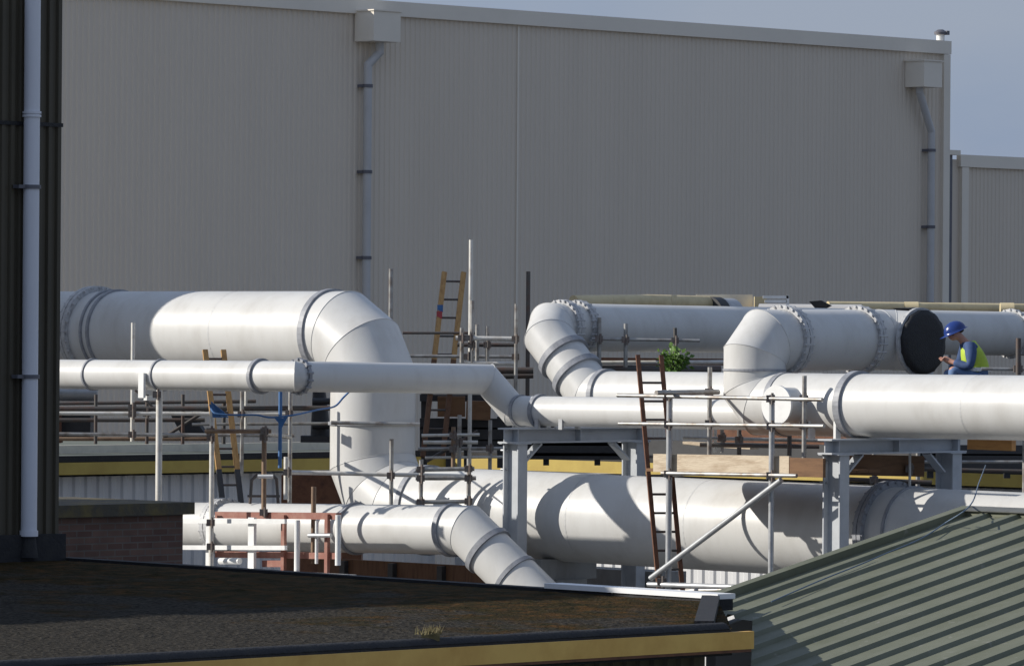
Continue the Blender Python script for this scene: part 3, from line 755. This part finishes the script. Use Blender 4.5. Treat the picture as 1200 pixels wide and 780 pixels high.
t = thing('dark_unit', 'dark machine unit on the shed roof at far left under the high pipe', 'machine', at(80, 522, 79))
b = MB(); b.box(at(86, 499, 79), .30, .4, .21); b.build('casing', M['darkgear'], t)
b = MB(); b.box(at(68, 499, 78.6), .06, .2, .26); b.build('side_post', M['rust'], t)
b = MB(); b.cyl(at(40, 462, 79), at(114, 462, 79), .105, 24); tag(b.build('duct_pipe', M['galv']), 'short grey duct end showing below the thin pipe at far left', 'duct')
b = MB(); b.prism([at(198,482,79.5), at(222,482,79.5), at(243,512,79.5), at(214,512,79.5)], Vector((.05,.10,0)))
tag(b.build('leaning_panel', M['darkgear']), 'dark panel leaning on the shed roof behind the pale post', 'panel')
t = thing('vent_stack', 'dark pump on a stand left of the large drop pipe', 'pump', at(377, 515, 77))
b = MB(); b.cyl(at(376, 512, 77), at(374, 458, 77), .16, 18, .10); b.build('barrel', M['darkgear'], t)
b = MB(); b.box(at(376, 514, 77), .30, .25, .05); b.build('foot', M['darkgear'], t)
b = MB(); b.cyl(at(366, 470, 76.8), at(388, 470, 76.8), .05, 10); b.cyl(at(366, 498, 76.8), at(386, 498, 76.8), .06, 10); b.build('branch', M['darkgear'], t)
# brown brick plinth behind the low pipe
b = MB(); p = at(378, 572, 75.5); b.box(Vector((p.x, p.y, zat(556, p)/2)), .60, .4, zat(556, p)/2)
tag(b.build('brown_wall', M['rust']), 'short dark red brown wall behind the foot of the large drop pipe', 'wall')

# dark hoarding added to keep the space under the low pipe dark
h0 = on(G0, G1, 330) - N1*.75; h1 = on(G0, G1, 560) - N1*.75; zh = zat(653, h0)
t = thing('dark_backdrop', 'dark low hoarding added to keep the space below the low pipe dark', 'backdrop', base(h0))
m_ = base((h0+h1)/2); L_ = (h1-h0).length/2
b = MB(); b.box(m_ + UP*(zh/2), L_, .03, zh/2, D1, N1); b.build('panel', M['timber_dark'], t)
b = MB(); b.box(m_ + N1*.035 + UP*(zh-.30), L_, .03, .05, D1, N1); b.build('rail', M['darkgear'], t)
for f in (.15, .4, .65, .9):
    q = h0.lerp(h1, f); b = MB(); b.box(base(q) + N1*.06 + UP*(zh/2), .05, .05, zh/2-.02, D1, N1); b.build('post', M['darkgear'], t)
# concrete plinth under the low run
pp = at(612, 660, 72.5); pq = along(pp, D1, 790, 664)
t = thing('plinth_wall', 'grey concrete plinth wall with a dark opening below the low run', 'wall', base(pp))
zp = pp.z; 
b = MB(); m_ = (pp+pq)/2; Lp = (pq-pp).length/2
b.box(Vector((m_.x,m_.y,zp-.12)), Lp, .25, .12, D1, N1); b.build('lintel', M['concrete'], t)
for f, w in ((.0, .2), (.62, .16), (1.0, .2)):
    q = pp.lerp(pq, f); b = MB(); b.box(Vector((q.x,q.y,(zp-.245)/2)), w, .22, (zp-.245)/2, D1, N1); b.build('pier', M['concrete'], t)

# ------------------------------------------------------------------ things beyond the back pipe
b = MB(); b.path([at(672, 355, 79.5), at(760, 354, 80.5), at(842, 356, 81.5)], .125, 24)
for px in (716, 790): b.cyl(at(px-3, 355.5, 80), at(px+3, 355.5, 80), .14, 20)
tag(b.build('lagged_pipe', M['lagging']), 'cream lagged pipe showing above the back pipe left of the pale panel', 'pipe')
b = MB(); b.path([at(970, 359, 82.5), at(1330, 363, 84.5)], .085, 24)
for px in (1068, 1180): b.cyl(at(px-8, 360.5+(px-970)*.011, 83), at(px+8, 360.5+(px-970)*.011, 83), .115, 20)
tag(b.build('lagged_pipe', M['lagging']), 'cream lagged pipe above the worker running to the right edge', 'pipe')
t = thing('air_duct', 'pale cream panel with a round grey duct behind the front elbow', 'duct', at(850, 372, 82))
b = MB(); b.box(at(849, 360, 82), .46, .05, .21); b.build('panel', M['cream'], t)
b = MB(); c = at(852, 371, 81.6); b.cyl(c-N1*.1, c+N1*.35, .30, 30); b.build('duct', M['galv'], t)
b = MB(); c = at(843, 371, 81.5); b.cyl(c+N1*.05, c+N1*.26, .325, 30); b.build('dark_collar', M['darkgear'], t)
b = MB(); b.box(at(891, 362, 81.8), .10, .12, .20); b.build('side_box', M['lagging'], t)
t = thing('white_guard', 'small white guard rail standing behind the front elbow', 'handrail', at(910, 372, 80))
for (x0,y0,x1,y1) in ((894,348,924,348),(923,346,923,372),(896,353,922,353)):
    b = MB(); b.beam(at(x0,y0,80), at(x1,y1,80), .05, .045); b.build('bar', M['white'], t)
b = MB(); b.cyl(at(890, 362, 81), at(1010, 363, 80.5), .085, 20)
tag(b.build('grey_pipe', M['downpipe']), 'thin blue grey pipe seen behind the small white guard rail', 'pipe')
b = MB(); b.prism([at(948,353,79), at(962,352,79), at(974,358,79), at(966,362,79), at(955,361,79)], Vector((.02,.06,.0)))
tag(b.build('black_rag', M['black']), 'scrap of black sheeting caught on the pipes right of the guard rail', 'sheeting')
b = MB(); b.prism([at(1046,361,69.0), at(1072,360,68.9), at(1086,362,68.6), at(1088,368,68.6), at(1070,369,68.9), at(1055,366,69.0)], Vector((.03,.10,0)))
tag(b.build('black_rag', M['black']), 'black rag draped over the pipe end behind the black cover', 'sheeting')

# green plant
t = thing('leafy_plant', 'bright green leafy plant tuft behind the top of the rust brown ladder', 'plant', at(790, 440, 71.2))
b = MB(); c0 = at(790, 438, 71.2)
for k in range(9):
    e = c0 + Vector((random.uniform(-.10,.10), random.uniform(-.10,.10), random.uniform(.12,.26))); b.path([c0, (c0+e)/2+Vector((0,0,.02)), e], .008, 5)
b.build('stem', M['stem'], t)
b = MB(); cc = at(790, 423, 71.2)
for k in range(300):
    p = cc + Vector((random.gauss(0,.08), random.gauss(0,.08), random.gauss(0,.075)))
    d = (p-cc+UP*.05+Vector((random.uniform(-.05,.05),)*3)).normalized(); w = d.cross(Vector((random.random(),random.random(),random.random()))).normalized()*random.uniform(.02,.04); L_ = random.uniform(.05,.10)
    b.add([p, p+d*L_*.5+w, p+d*L_+UP*-.015, p+d*L_*.5-w], [(0,1,2,3)])
b.build('leaves', M['leaf'], t)

# ------------------------------------------------------------------ worker
def skin_mesh(name, joints, edges, m, parent, sub=2, root=0):
    """joints: {key:(vector,rx,ry)}"""
    keys = list(joints); me = bpy.data.meshes.new(name+'_src')
    og = worldloc(parent)
    me.from_pydata([Vector(joints[k][0])-og for k in keys], [(keys.index(a), keys.index(b_)) for a, b_ in edges], [])
    o = bpy.data.objects.new(name+'_src', me); col.objects.link(o)
    md = o.modifiers.new('s', 'SKIN'); md.use_smooth_shade = True
    sv = me.skin_vertices[0].data
    for i, k in enumerate(keys): sv[i].radius = (joints[k][1], joints[k][2]); sv[i].use_root = (i == root)
    ms = o.modifiers.new('d', 'SUBSURF'); ms.levels = sub; ms.render_levels = sub
    bpy.context.view_layer.update()
    dg = bpy.context.evaluated_depsgraph_get()
    nm = bpy.data.meshes.new_from_object(o.evaluated_get(dg)); nm.name = name
    bpy.data.objects.remove(o); nm.materials.clear(); nm.materials.append(m)
    for p in nm.polygons: p.use_smooth = True
    r = bpy.data.objects.new(name, nm); col.objects.link(r); r.parent = parent
    return r
hip = at(1146, 444, 66.5)
wk = thing('person', 'person in blue hard hat and yellow vest crouched beside the black pipe cover', 'person', hip - UP*.35)
f = Vector((-1, -.12, 0)).normalized(); s = Vector((.12, -1, 0)).normalized()     # forward (left in the picture), side towards the viewer
def Jp(a, l, z): return hip + f*a + s*l + UP*z
J = {}
J['pel'] = (Jp(0,0,0), .15, .13); J['waist'] = (Jp(.03,0,.17), .125, .14); J['chest'] = (Jp(.10,0,.34), .13, .15); J['neck0'] = (Jp(.17,0,.46), .07, .07)
J['neck'] = (Jp(.22,0,.53), .055, .055); J['skull'] = (Jp(.30,0,.60), .09, .085); J['chin'] = (Jp(.355,0,.545), .062, .06)
edges = [('pel','waist'),('waist','chest'),('chest','neck0'),('neck0','neck'),('neck','skull'),('skull','chin')]
J['nose'] = (Jp(.415,0,.575), .016, .016); edges.append(('chin','nose'))
for k, l in (('r', 1), ('l', -1)):
    J['sh'+k] = (Jp(.13,.17*l,.42), .075, .075); J['el'+k] = (Jp(.16 if l > 0 else .2,.27*l,.16), .05, .05); J['wr'+k] = (Jp(.36,.13*l,.22), .033, .033)
    J['pm'+k] = (Jp(.43,.085*l,.255), .036, .022)
    edges += [('chest','sh'+k),('sh'+k,'el'+k),('el'+k,'wr'+k),('wr'+k,'pm'+k)]
    for q in range(4):
        J['f%d'%q+k] = (Jp(.475,(.115-.022*q)*l,.285-.008*q), .0105, .0105); J['g%d'%q+k] = (Jp(.505-.004*q,(.10-.022*q)*l,.262-.01*q), .0095, .0095)
        edges += [('pm'+k,'f%d'%q+k),('f%d'%q+k,'g%d'%q+k)]
    J['t'+k] = (Jp(.435,.03*l,.295), .012, .012); edges.append(('pm'+k,'t'+k))
    J['hp'+k] = (Jp(.04,.10*l,-.02), .10, .10); J['kn'+k] = (Jp(.40,(.15 if l > 0 else .17)*l,.14 if l > 0 else .10), .068, .068)
    J['an'+k] = (Jp(.27,.14*l,-.27), .045, .045); J['to'+k] = (Jp(.45,.15*l,-.32), .04, .035)
    edges += [('pel','hp'+k),('hp'+k,'kn'+k),('kn'+k,'an'+k),('an'+k,'to'+k)]
skin_mesh('body', J, edges, M['skin'], wk)
def grow(keys, g): return {k: (J[k][0], J[k][1]+g, J[k][2]+g) for k in keys}
K = grow(['waist','chest','neck0','shr','elr','wrr','shl','ell','wrl'], .018); K['pel'] = (Jp(.0,0,.05), .165, .15)
skin_mesh('jacket', K, [('pel','waist'),('waist','chest'),('chest','neck0'),('chest','shr'),('shr','elr'),('elr','wrr'),('chest','shl'),('shl','ell'),('ell','wrl')], M['jacket'], wk, root=8 if False else 1)
K = grow(['pel','hpr','knr','anr','hpl','knl','anl'], .016)
skin_mesh('jeans', K, [('pel','hpr'),('hpr','knr'),('knr','anr'),('pel','hpl'),('hpl','knl'),('knl','anl')], M['jeans'], wk)
K = grow(['waist','chest','neck0'], .048); K['pel'] = (Jp(-.03,0,.03), .19, .175); K['shr'] = (Jp(.12,.155,.45), .098, .098); K['shl'] = (Jp(.12,-.12,.44), .085, .085)
skin_mesh('vest', K, [('pel','waist'),('waist','chest'),('chest','neck0'),('chest','shr'),('chest','shl')], M['vest'], wk, root=1)
b = MB()
for (a, z, rx, ry) in ((.02, .15, .185, .185),):
    c = Jp(a, 0, z); n = 28
    for i in range(n):
        p = [c + f*(math.cos(2*math.pi*j/n)*rx) + s*(math.sin(2*math.pi*j/n)*ry) for j in (i, i+1)]
        b.beam(p[0]-UP*.02, p[1]-UP*.02, .012, .05)
b.build('reflective_band', M['reflect'], wk)
for k in 'rl':
    K = grow(['an'+k, 'to'+k], .016); skin_mesh('boot', K, [('an'+k,'to'+k)], M['boot'], wk)
# hard hat: dome, brim and peak tilted forward
ht = J['skull'][0] + UP*.03 + f*.012; tilt = (UP + f*.45).normalized(); ff = (f - tilt*f.dot(tilt)).normalized()
b = MB(); nu, nv = 24, 8; ringsv = []
for j in range(nv):
    ph = j/nv*math.pi/2
    ringsv.append([ht + (ff*math.cos(2*math.pi*i/nu)*.155 + s*math.sin(2*math.pi*i/nu)*.125)*math.cos(ph) + tilt*(.135*math.sin(ph)) for i in range(nu)])
o = len(b.v)
brim = [ht - tilt*.012 + ff*math.cos(2*math.pi*i/nu)*(.185 + (.045 if math.cos(2*math.pi*i/nu) > .4 else 0)) + s*math.sin(2*math.pi*i/nu)*.145 for i in range(nu)]
b.v += brim
for r_ in ringsv: b.v += r_
b.v.append(ht + tilt*.135)
for k in range(nv):
    for i in range(nu): b.f.append((o+k*nu+i, o+k*nu+(i+1)%nu, o+(k+1)*nu+(i+1)%nu, o+(k+1)*nu+i)); b.sm.append(True)
for i in range(nu): b.f.append((o+nv*nu+i, o+nv*nu+(i+1)%nu, o+(nv+1)*nu)); b.sm.append(True)
b.build('hard_hat', M['hat'], wk)
K = {'a': (Jp(.235,0,.60), .055, .07), 'b': (Jp(.26,0,.655), .06, .075)}
skin_mesh('hair', K, [('a','b')], M['hair'], wk)
b = MB()
for l in (1, -1): b.cyl(Jp(.392,.033*l,.598), Jp(.402,.033*l,.594), .010, 8)
b.build('eyes', M['black'], wk)
# platform he sits on
t = scaffold('low scaffold bench behind the front pipe that the worker sits on', [T('transom', 1060, 458, 1215, 459, 66.4, None, 'tube', .03), T('transom', 1060, 458, 1215, 459, 67.0, None, 'tube', .03),
    P_(1075, 450, 640, 67.1, 'tube'), P_(1200, 450, 640, 67.1, 'tube')])
p0 = hip + f*1.0 - UP*.40; 
b = MB(); b.beam(Vector((hip.x-.75, hip.y, hip.z-.385)), Vector((hip.x+.65, hip.y, hip.z-.385)), .65, .04); tag(b.build('scaffold_board', M['board']), 'wide pale board hidden behind the front pipe under the worker', 'board')
b = MB(); b.box(hip - UP*.255 - f*.04, .16, .15, .105); tag(b.build('timber_packer', M['board_brown']), 'low timber block the crouching worker sits on', 'timber')

# ------------------------------------------------------------------ dark clad building, downpipe, brick block, mossy roof
ZR = 3.6
bc = onz(67.5, 656, ZR)
bc = Vector((bc.x, bc.y, 0))
lb = thing('dark_building', 'dark brown clad building rising at the left edge of the picture', 'building', bc)
ZB = 9.56; LB = 26.0
b = MB(); st = bc - D2*LB; b.corr(st, D2, N2, LB, .0, ZB, .125, .03, (.4,.12,.36,.12)); b.build('ribbed_cladding', M['brown_clad'], lb)
b = MB(); b.box(bc - D2*(LB/2) - N2*4.02 + UP*(ZB/2), LB/2-.002, 4.0, ZB/2-.01, D2, N2); b.build('building_body', M['brown_clad'], lb)
b = MB(); zj = zat(147, bc); b.box(bc - D2*2 + N2*.034 + UP*zj, 2.0, .006, .02, D2, N2); b.build('sheet_lap', M['black'], lb)
b = MB(); b.box(bc - D2*3 + N2*.06 + UP*(ZR+.14), 3.02, .05, .14, D2, N2); b.build('base_flashing', M['felt'], lb)
q = along(bc + N2*.12, D2, 35.5, 390); q = base(q)
zb_ = zat(628, q); zt_ = zat(-60, q)
b = MB(); b.cyl(q+UP*zb_, q+UP*zt_, .084, 24)
for yy in (132, 136): 
    b.cyl(q+UP*(zat(yy,q)-.012), q+UP*(zat(yy,q)+.012), .098, 24)
b.cyl(q+UP*zb_, q+UP*(zb_+.06), .096, 24)
dp = b.build('downpipe', M['pvc'], lb)
for yy in (219, 441):
    b = MB(); b.cyl(q+UP*(zat(yy,q)-.02), q+UP*(zat(yy,q)+.02), .10, 20); b.box(q-D2*.08-N2*.03+UP*zat(yy,q), .10, .05, .018, D2, N2); b.build('bracket', M['bracket'], dp)
b = MB(); b.cyl(q+UP*(zb_-.22), q+UP*zb_, .10, 18, .07); b.build('gully', M['felt'], dp)

# brick block behind the roof
bk = at(229, 588, 57.5); zk = bk.z
kb = thing('brick_block', 'low dark brick block with a flat coping beside the dark building', 'brick building', base(bk))
Lk = 5.0
b = MB(); b.box(base(bk) - D2*(Lk/2+.10) - N2*1.1 + UP*((zk-.14)/2), Lk/2, 1.0, (zk-.14)/2, D2, N2); b.build('brick_wall', M['brick'], kb)
b = MB(); b.box(base(bk) - D2*(Lk/2+.02) - N2*1.1 + UP*(zk-.07), Lk/2+.02, 1.09, .068, D2, N2); b.build('coping', M['coping'], kb)

# mossy flat roof
def onrow(px, py, z): return onz(px, py, z)
rA = Vector((bc.x, bc.y, ZR)); rB = onz(842, 706, ZR); rC = onz(858, 737, ZR)
rD = rC - D2*14.0; rE = rA - D2*14.0
fr_ = thing('mossy_flat_roof_building', 'flat roofed low building with mossy gravel roof and yellow fascia in the foreground', 'building', base(rB))
# gently uneven roof surface
from mathutils import noise as _ns
b = MB(); nu, nv = 260, 130
for j in range(nv+1):
    for i in range(nu+1):
        u = i/nu; v = j/nv
        back = rE.lerp(rA, min(1, u*2)) if u <= .5 else rA.lerp(rB, (u-.5)*2)
        front = rD.lerp(rC, u)
        q = back.lerp(front, v); edge = min(1, min(v, 1-v)*10)
        big_ = _ns.fractal(q*.8, 1.0, 2.0, 3); fine_ = _ns.fractal(q*5.0, 1.0, 2.0, 4)
        tuft = max(0, _ns.noise(q*3.3))**1.5 * max(0, 1 - v*1.6)      # moss cushions towards the back
        z = ZR + (.020*big_ + .010*fine_)*edge + .055*tuft*edge + .006*random.random()
        b.v.append(Vector((q.x, q.y, z)))
for j in range(nv):
    for i in range(nu):
        k = j*(nu+1)+i; b.f.append((k, k+1, k+nu+2, k+nu+1)); b.sm.append(True)
b.build('gravel_surface', M['moss'], fr_)
b = MB(); b.prism([rE-UP*.16, rA-UP*.16, rB-UP*.16, rC-UP*.16, rD-UP*.16], -UP*.05); b.build('roof_slab', M['felt'], fr_)
# front kerb of felt and the yellow fascia
dF = D2
b = MB(); c0 = rD; c1 = rC
b.path([c0 - N2*.085 - UP*.03, c1 - N2*.085 - UP*.03 - D2*.02], .085, 14); b.build('felt_kerb', M['felt'], fr_)
b = MB(); m_ = (c0+c1)/2; b.box(m_ + N2*.012 + D2*.10 - UP*.092, (c1-c0).length/2+.12, .03, .072, D2, N2); b.build('fascia', M['yellow_near'], fr_)
b = MB(); b.box(m_ + N2*.014 + D2*.09 - UP*.176, (c1-c0).length/2+.10, .026, .011, D2, N2); b.build('rust_edge', M['rust'], fr_)
b = MB(); b.corr(base(rD) - N2*.30, D2, N2, 14.0, 0, ZR-.215, .16, .03); b.build('ribbed_cladding', M['brown_clad'], fr_)
# back upstand with white capping at its right part
dB = (rB-rA).normalized(); nB = Vector((dB.y, -dB.x, 0)); 
if nB.y > 0: nB = -nB
uA = on(rA, rB, 640); 
b = MB(); m_ = (rA+rB)/2; b.beam(rA - nB*.10 - UP*.02, rB - nB*.10 - UP*.02, .16, .10); b.build('felt_upstand', M['felt'], fr_)
b = MB(); b.beam(uA - nB*.11 + UP*.055, rB - nB*.11 + UP*.055 - dB*.01, .22, .046); b.build('metal_capping', M['capping'], fr_)
b = MB(); b.beam(rB - dB*.10 - UP*.01, rC - N2*.2 - D2*.12 - UP*.01, .16, .15); b.build('end_kerb', M['felt'], fr_)
# lower walls of that building
b = MB(); b.prism([base(rA)+nB*.3, base(rB)+nB*.3-dB*.2, base(rC)-N2*.4-D2*.3, base(rD)-N2*.4, base(rE)+N2*.1], UP*(ZR-.22)); b.build('wall_body', M['brown_clad'], fr_)
# small clump of weed on the kerb
b = MB(); wc = rC - D2*( (858-520)/F*rC.y/S2 ) - N2*.10 + UP*.08
for k in range(1):
    b.box(wc - UP*.02, .07, .05, .03)
for k in range(90):
    p = wc + D2*random.gauss(0,.05) + N2*random.gauss(0,.04); d = Vector((random.gauss(0,.4), random.gauss(0,.4), 1)).normalized(); w = d.cross(Vector((random.random(),random.random(),0))).normalized()*.006
    h = random.uniform(.03,.09); b.add([p-w, p+w, p+d*h], [(0,1,2)])
tag(b.build('weed_clump', mat('dry_weed', (.13,.11,.05), .9)), 'small dry weed clump on the black kerb above the yellow fascia', 'plant')

# ------------------------------------------------------------------ olive corrugated roof, right foreground
YG = 48.7
g0 = at(1141, 601, YG); g1 = along(g0, D1, 1420, 607); g1.z = g0.z
ge = along(g0, D2, 840, 706)               # point on the rake further down
slope = (g0.z-ge.z)/((g0-ge).xy.length)
gr = thing('olive_roof_shed', 'shed with an olive green corrugated roof in the right foreground', 'shed', base(g0))
LG = 12.5; g1 = g0 + D1*LG; RUN = 6.6; pit = .365
prof = [(0,0),(.62,0),(.69,.036),(.90,.036),(.96,0)]
pts = []; k = 0
t0 = -.05
while t0 < LG:
    for (fr2, h) in prof: pts.append((t0+fr2*pit, h))
    t0 += pit
dn = (-D2 - UP*slope).normalized(); nrm = (UP - D2*slope).normalized()
RUN = 11.0
def cross(p, d, a, b_):
    """distance along d from p to the plan segment a-b"""
    e = b_-a; den = d.x*e.y - d.y*e.x
    if abs(den) < 1e-6: return None
    w_ = a-p; t_ = (w_.x*e.y - w_.y*e.x)/den; u_ = (w_.x*d.y - w_.y*d.x)/den
    return t_ if 0 <= u_ <= 1 and t_ > 0 else None
block = [(rA - nB*.28, rB - nB*.28 + dB*.15), (rB - nB*.28 + dB*.15, rC + D2*.22)]
def runof(p):
    hits = [x for x in (cross(p, -D2, a, b_) for a, b_ in block) if x]
    return min(hits + [RUN])
k_ = math.sqrt(1+slope*slope)
def sheet(root, dirn, nr, name, clip):
    b = MB()
    for (tt, h) in pts:
        p = g0 + D1*tt + nr*h
        b.v.append(p); b.v.append(p + dirn*((runof(p) if clip else 6.0)*k_))
    for i in range(len(pts)-1): b.f.append((2*i, 2*i+2, 2*i+3, 2*i+1)); b.sm.append(False)
    b.build(name, M['olive'], root)
sheet(gr, dn, nrm, 'corrugated_sheet', True)
sheet(gr, (D2-UP*slope).normalized(), (UP+D2*slope).normalized(), 'corrugated_sheet', False)
b = MB()
b.prism([g0 - D1*.06+UP*.07, g0 - D1*.06 + dn*.13+nrm*.062, g0-D1*.06+dn*.13+nrm*.051, g0-D1*.06+UP*.055, g0-D1*.06+D2*.13-UP*(slope*.13)+UP*.051, g0-D1*.06+D2*.13-UP*(slope*.13)+UP*.064], D1*(LG+.1)); b.build('ridge_flashing', M['ridge'], gr)
b = MB(); b.beam(g0 - D1*.02 - UP*.035, g0 + D1*LG - UP*.035, .20, .16); b.build('ridge_filler', M['olive'], gr)
rr_ = runof(g0)
b = MB(); e = g0 + dn*(rr_*k_-.05); b.beam(g0 - D1*.07 - nrm*.01, e - D1*.07 - nrm*.01, .12, .16); b.build('verge_trim', M['olive'], gr)
b = MB(); e = g0 - D2*(rr_-.3); h_ = g0 + D2*5.8
b.prism([base(e), base(g0), base(h_), base(h_)+UP*(g0.z-slope*5.8-.2), base(g0)+UP*(g0.z-.2), base(e)+UP*(g0.z-slope*(rr_-.3)-.2)], D1*.12); b.build('gable_wall', M['shedwall'], gr)
b = MB(); h_ = base(g1) + D2*5.8; q_ = base(g0) + D2*5.8; zg = g0.z - slope*5.8 - .2
b.prism([q_+D1*.15, h_, h_+UP*zg, q_+D1*.15+UP*zg], -D2*.12); b.build('rear_wall', M['shedwall'], gr)
def onroof(px, py):
    r = ray(px, py); o_ = Vector((0,0,CAMZ)); t_ = (g0-o_).dot(nrm)/r.dot(nrm); return o_ + r*t_ + nrm*.06
rope('rope', [at(1155,545,63.3), at(1147,566,60), onroof(1138,601)+UP*.02, onroof(1108,620), onroof(1080,638), onroof(1040,655), onroof(1010,668), onroof(960,688), onroof(905,712)], .007, 'thin faded blue rope trailing down over the olive corrugated roof', 'rope', 'faded_rope')

# unseen tall block added outside the frame only to shade the high pipe
kc = on(A0, A1, 243); cs = base(kc) + SUN_AZ*7.0
t = thing('unseen_shade_block', 'unseen tall block added beyond the left edge to shade the high pipe', 'building', cs)
b = MB(); b.corr(cs, D2, N2, 4, 0, 13.5, .25, .03); b.build('ribbed_cladding', M['wall'], t)
b = MB(); b.box(cs + D2*2 - N2*2.02 + UP*6.75, 2.0, 2.0, 6.74, D2, N2); b.build('building_body', M['wall'], t)

# ------------------------------------------------------------------ ground, sky, sun, camera
b = MB(); b.add([(-900,-100,0),(900,-100,0),(900,2500,0),(-900,2500,0)], [(0,1,2,3)])
g = struct(b.build('ground', mat('yard_concrete', (.13,.13,.125), .9, var=.4, scale=.4)))

w = bpy.data.worlds.new('World'); scn.world = w; w.use_nodes = True
nt = w.node_tree; n = nt.nodes; l = nt.links; bg = n['Background']
sky = n.new('ShaderNodeTexSky'); sky.sky_type = 'NISHITA'; sky.sun_disc = False
sky.sun_elevation = SUN_EL; sky.sun_rotation = math.atan2(SUN_AZ.x, SUN_AZ.y)
sky.air_density = 1.2; sky.dust_density = .8; sky.ozone_density = 1.5
tc = n.new('ShaderNodeTexCoord'); mp = n.new('ShaderNodeMapping'); mp.inputs['Scale'].default_value = (1.0, 1.0, 2.6)
nz = n.new('ShaderNodeTexNoise'); nz.inputs['Scale'].default_value = 9.0; nz.inputs['Detail'].default_value = 7; nz.inputs['Roughness'].default_value = .5
l.new(tc.outputs['Generated'], mp.inputs['Vector']); l.new(mp.outputs[0], nz.inputs['Vector'])
cr = n.new('ShaderNodeValToRGB'); cr.color_ramp.elements[0].position = .40; cr.color_ramp.elements[1].position = .66
cr.color_ramp.elements[0].color = (2.95/6, 3.85/6, 5.75/6, 1); cr.color_ramp.elements[1].color = (3.75/6, 4.4/6, 5.85/6, 1)
l.new(nz.outputs['Fac'], cr.inputs[0])
sc6 = n.new('ShaderNodeVectorMath'); sc6.operation = 'SCALE'; sc6.inputs['Scale'].default_value = 6.0; l.new(cr.outputs[0], sc6.inputs[0])
mx = n.new('ShaderNodeMix'); mx.data_type = 'RGBA'; mx.inputs['Factor'].default_value = .85
l.new(sky.outputs[0], mx.inputs[6]); l.new(sc6.outputs[0], mx.inputs[7])
l.new(mx.outputs[2], bg.inputs['Color']); bg.inputs['Strength'].default_value = .085

sd_ = bpy.data.lights.new('sun', 'SUN'); sd_.energy = 4.95; sd_.angle = R(.53); sd_.color = (1, .95, .87)
so = bpy.data.objects.new('sun', sd_); col.objects.link(so)
tosun = Vector((SUN_AZ.x*math.cos(SUN_EL), SUN_AZ.y*math.cos(SUN_EL), math.sin(SUN_EL)))
so.rotation_euler = tosun.to_track_quat('Z', 'Y').to_euler(); so.location = (-30, 20, 40)

cd = bpy.data.cameras.new('camera'); cam = bpy.data.objects.new('camera', cd); col.objects.link(cam)
cd.sensor_fit = 'HORIZONTAL'; cd.sensor_width = 36; cd.lens = 36*F/1200; cd.clip_end = 4000; cd.clip_start = .5
cam.matrix_world = Matrix.Translation((0,0,CAMZ)) @ Matrix.Rotation(R(90), 4, 'X') @ Matrix.Rotation(ROLL, 4, 'Z')
scn.camera = cam
vs = scn.view_settings; vs.view_transform = 'Standard'; vs.look = 'None'; vs.exposure = 0; vs.gamma = 1; vs.use_curve_mapping = False
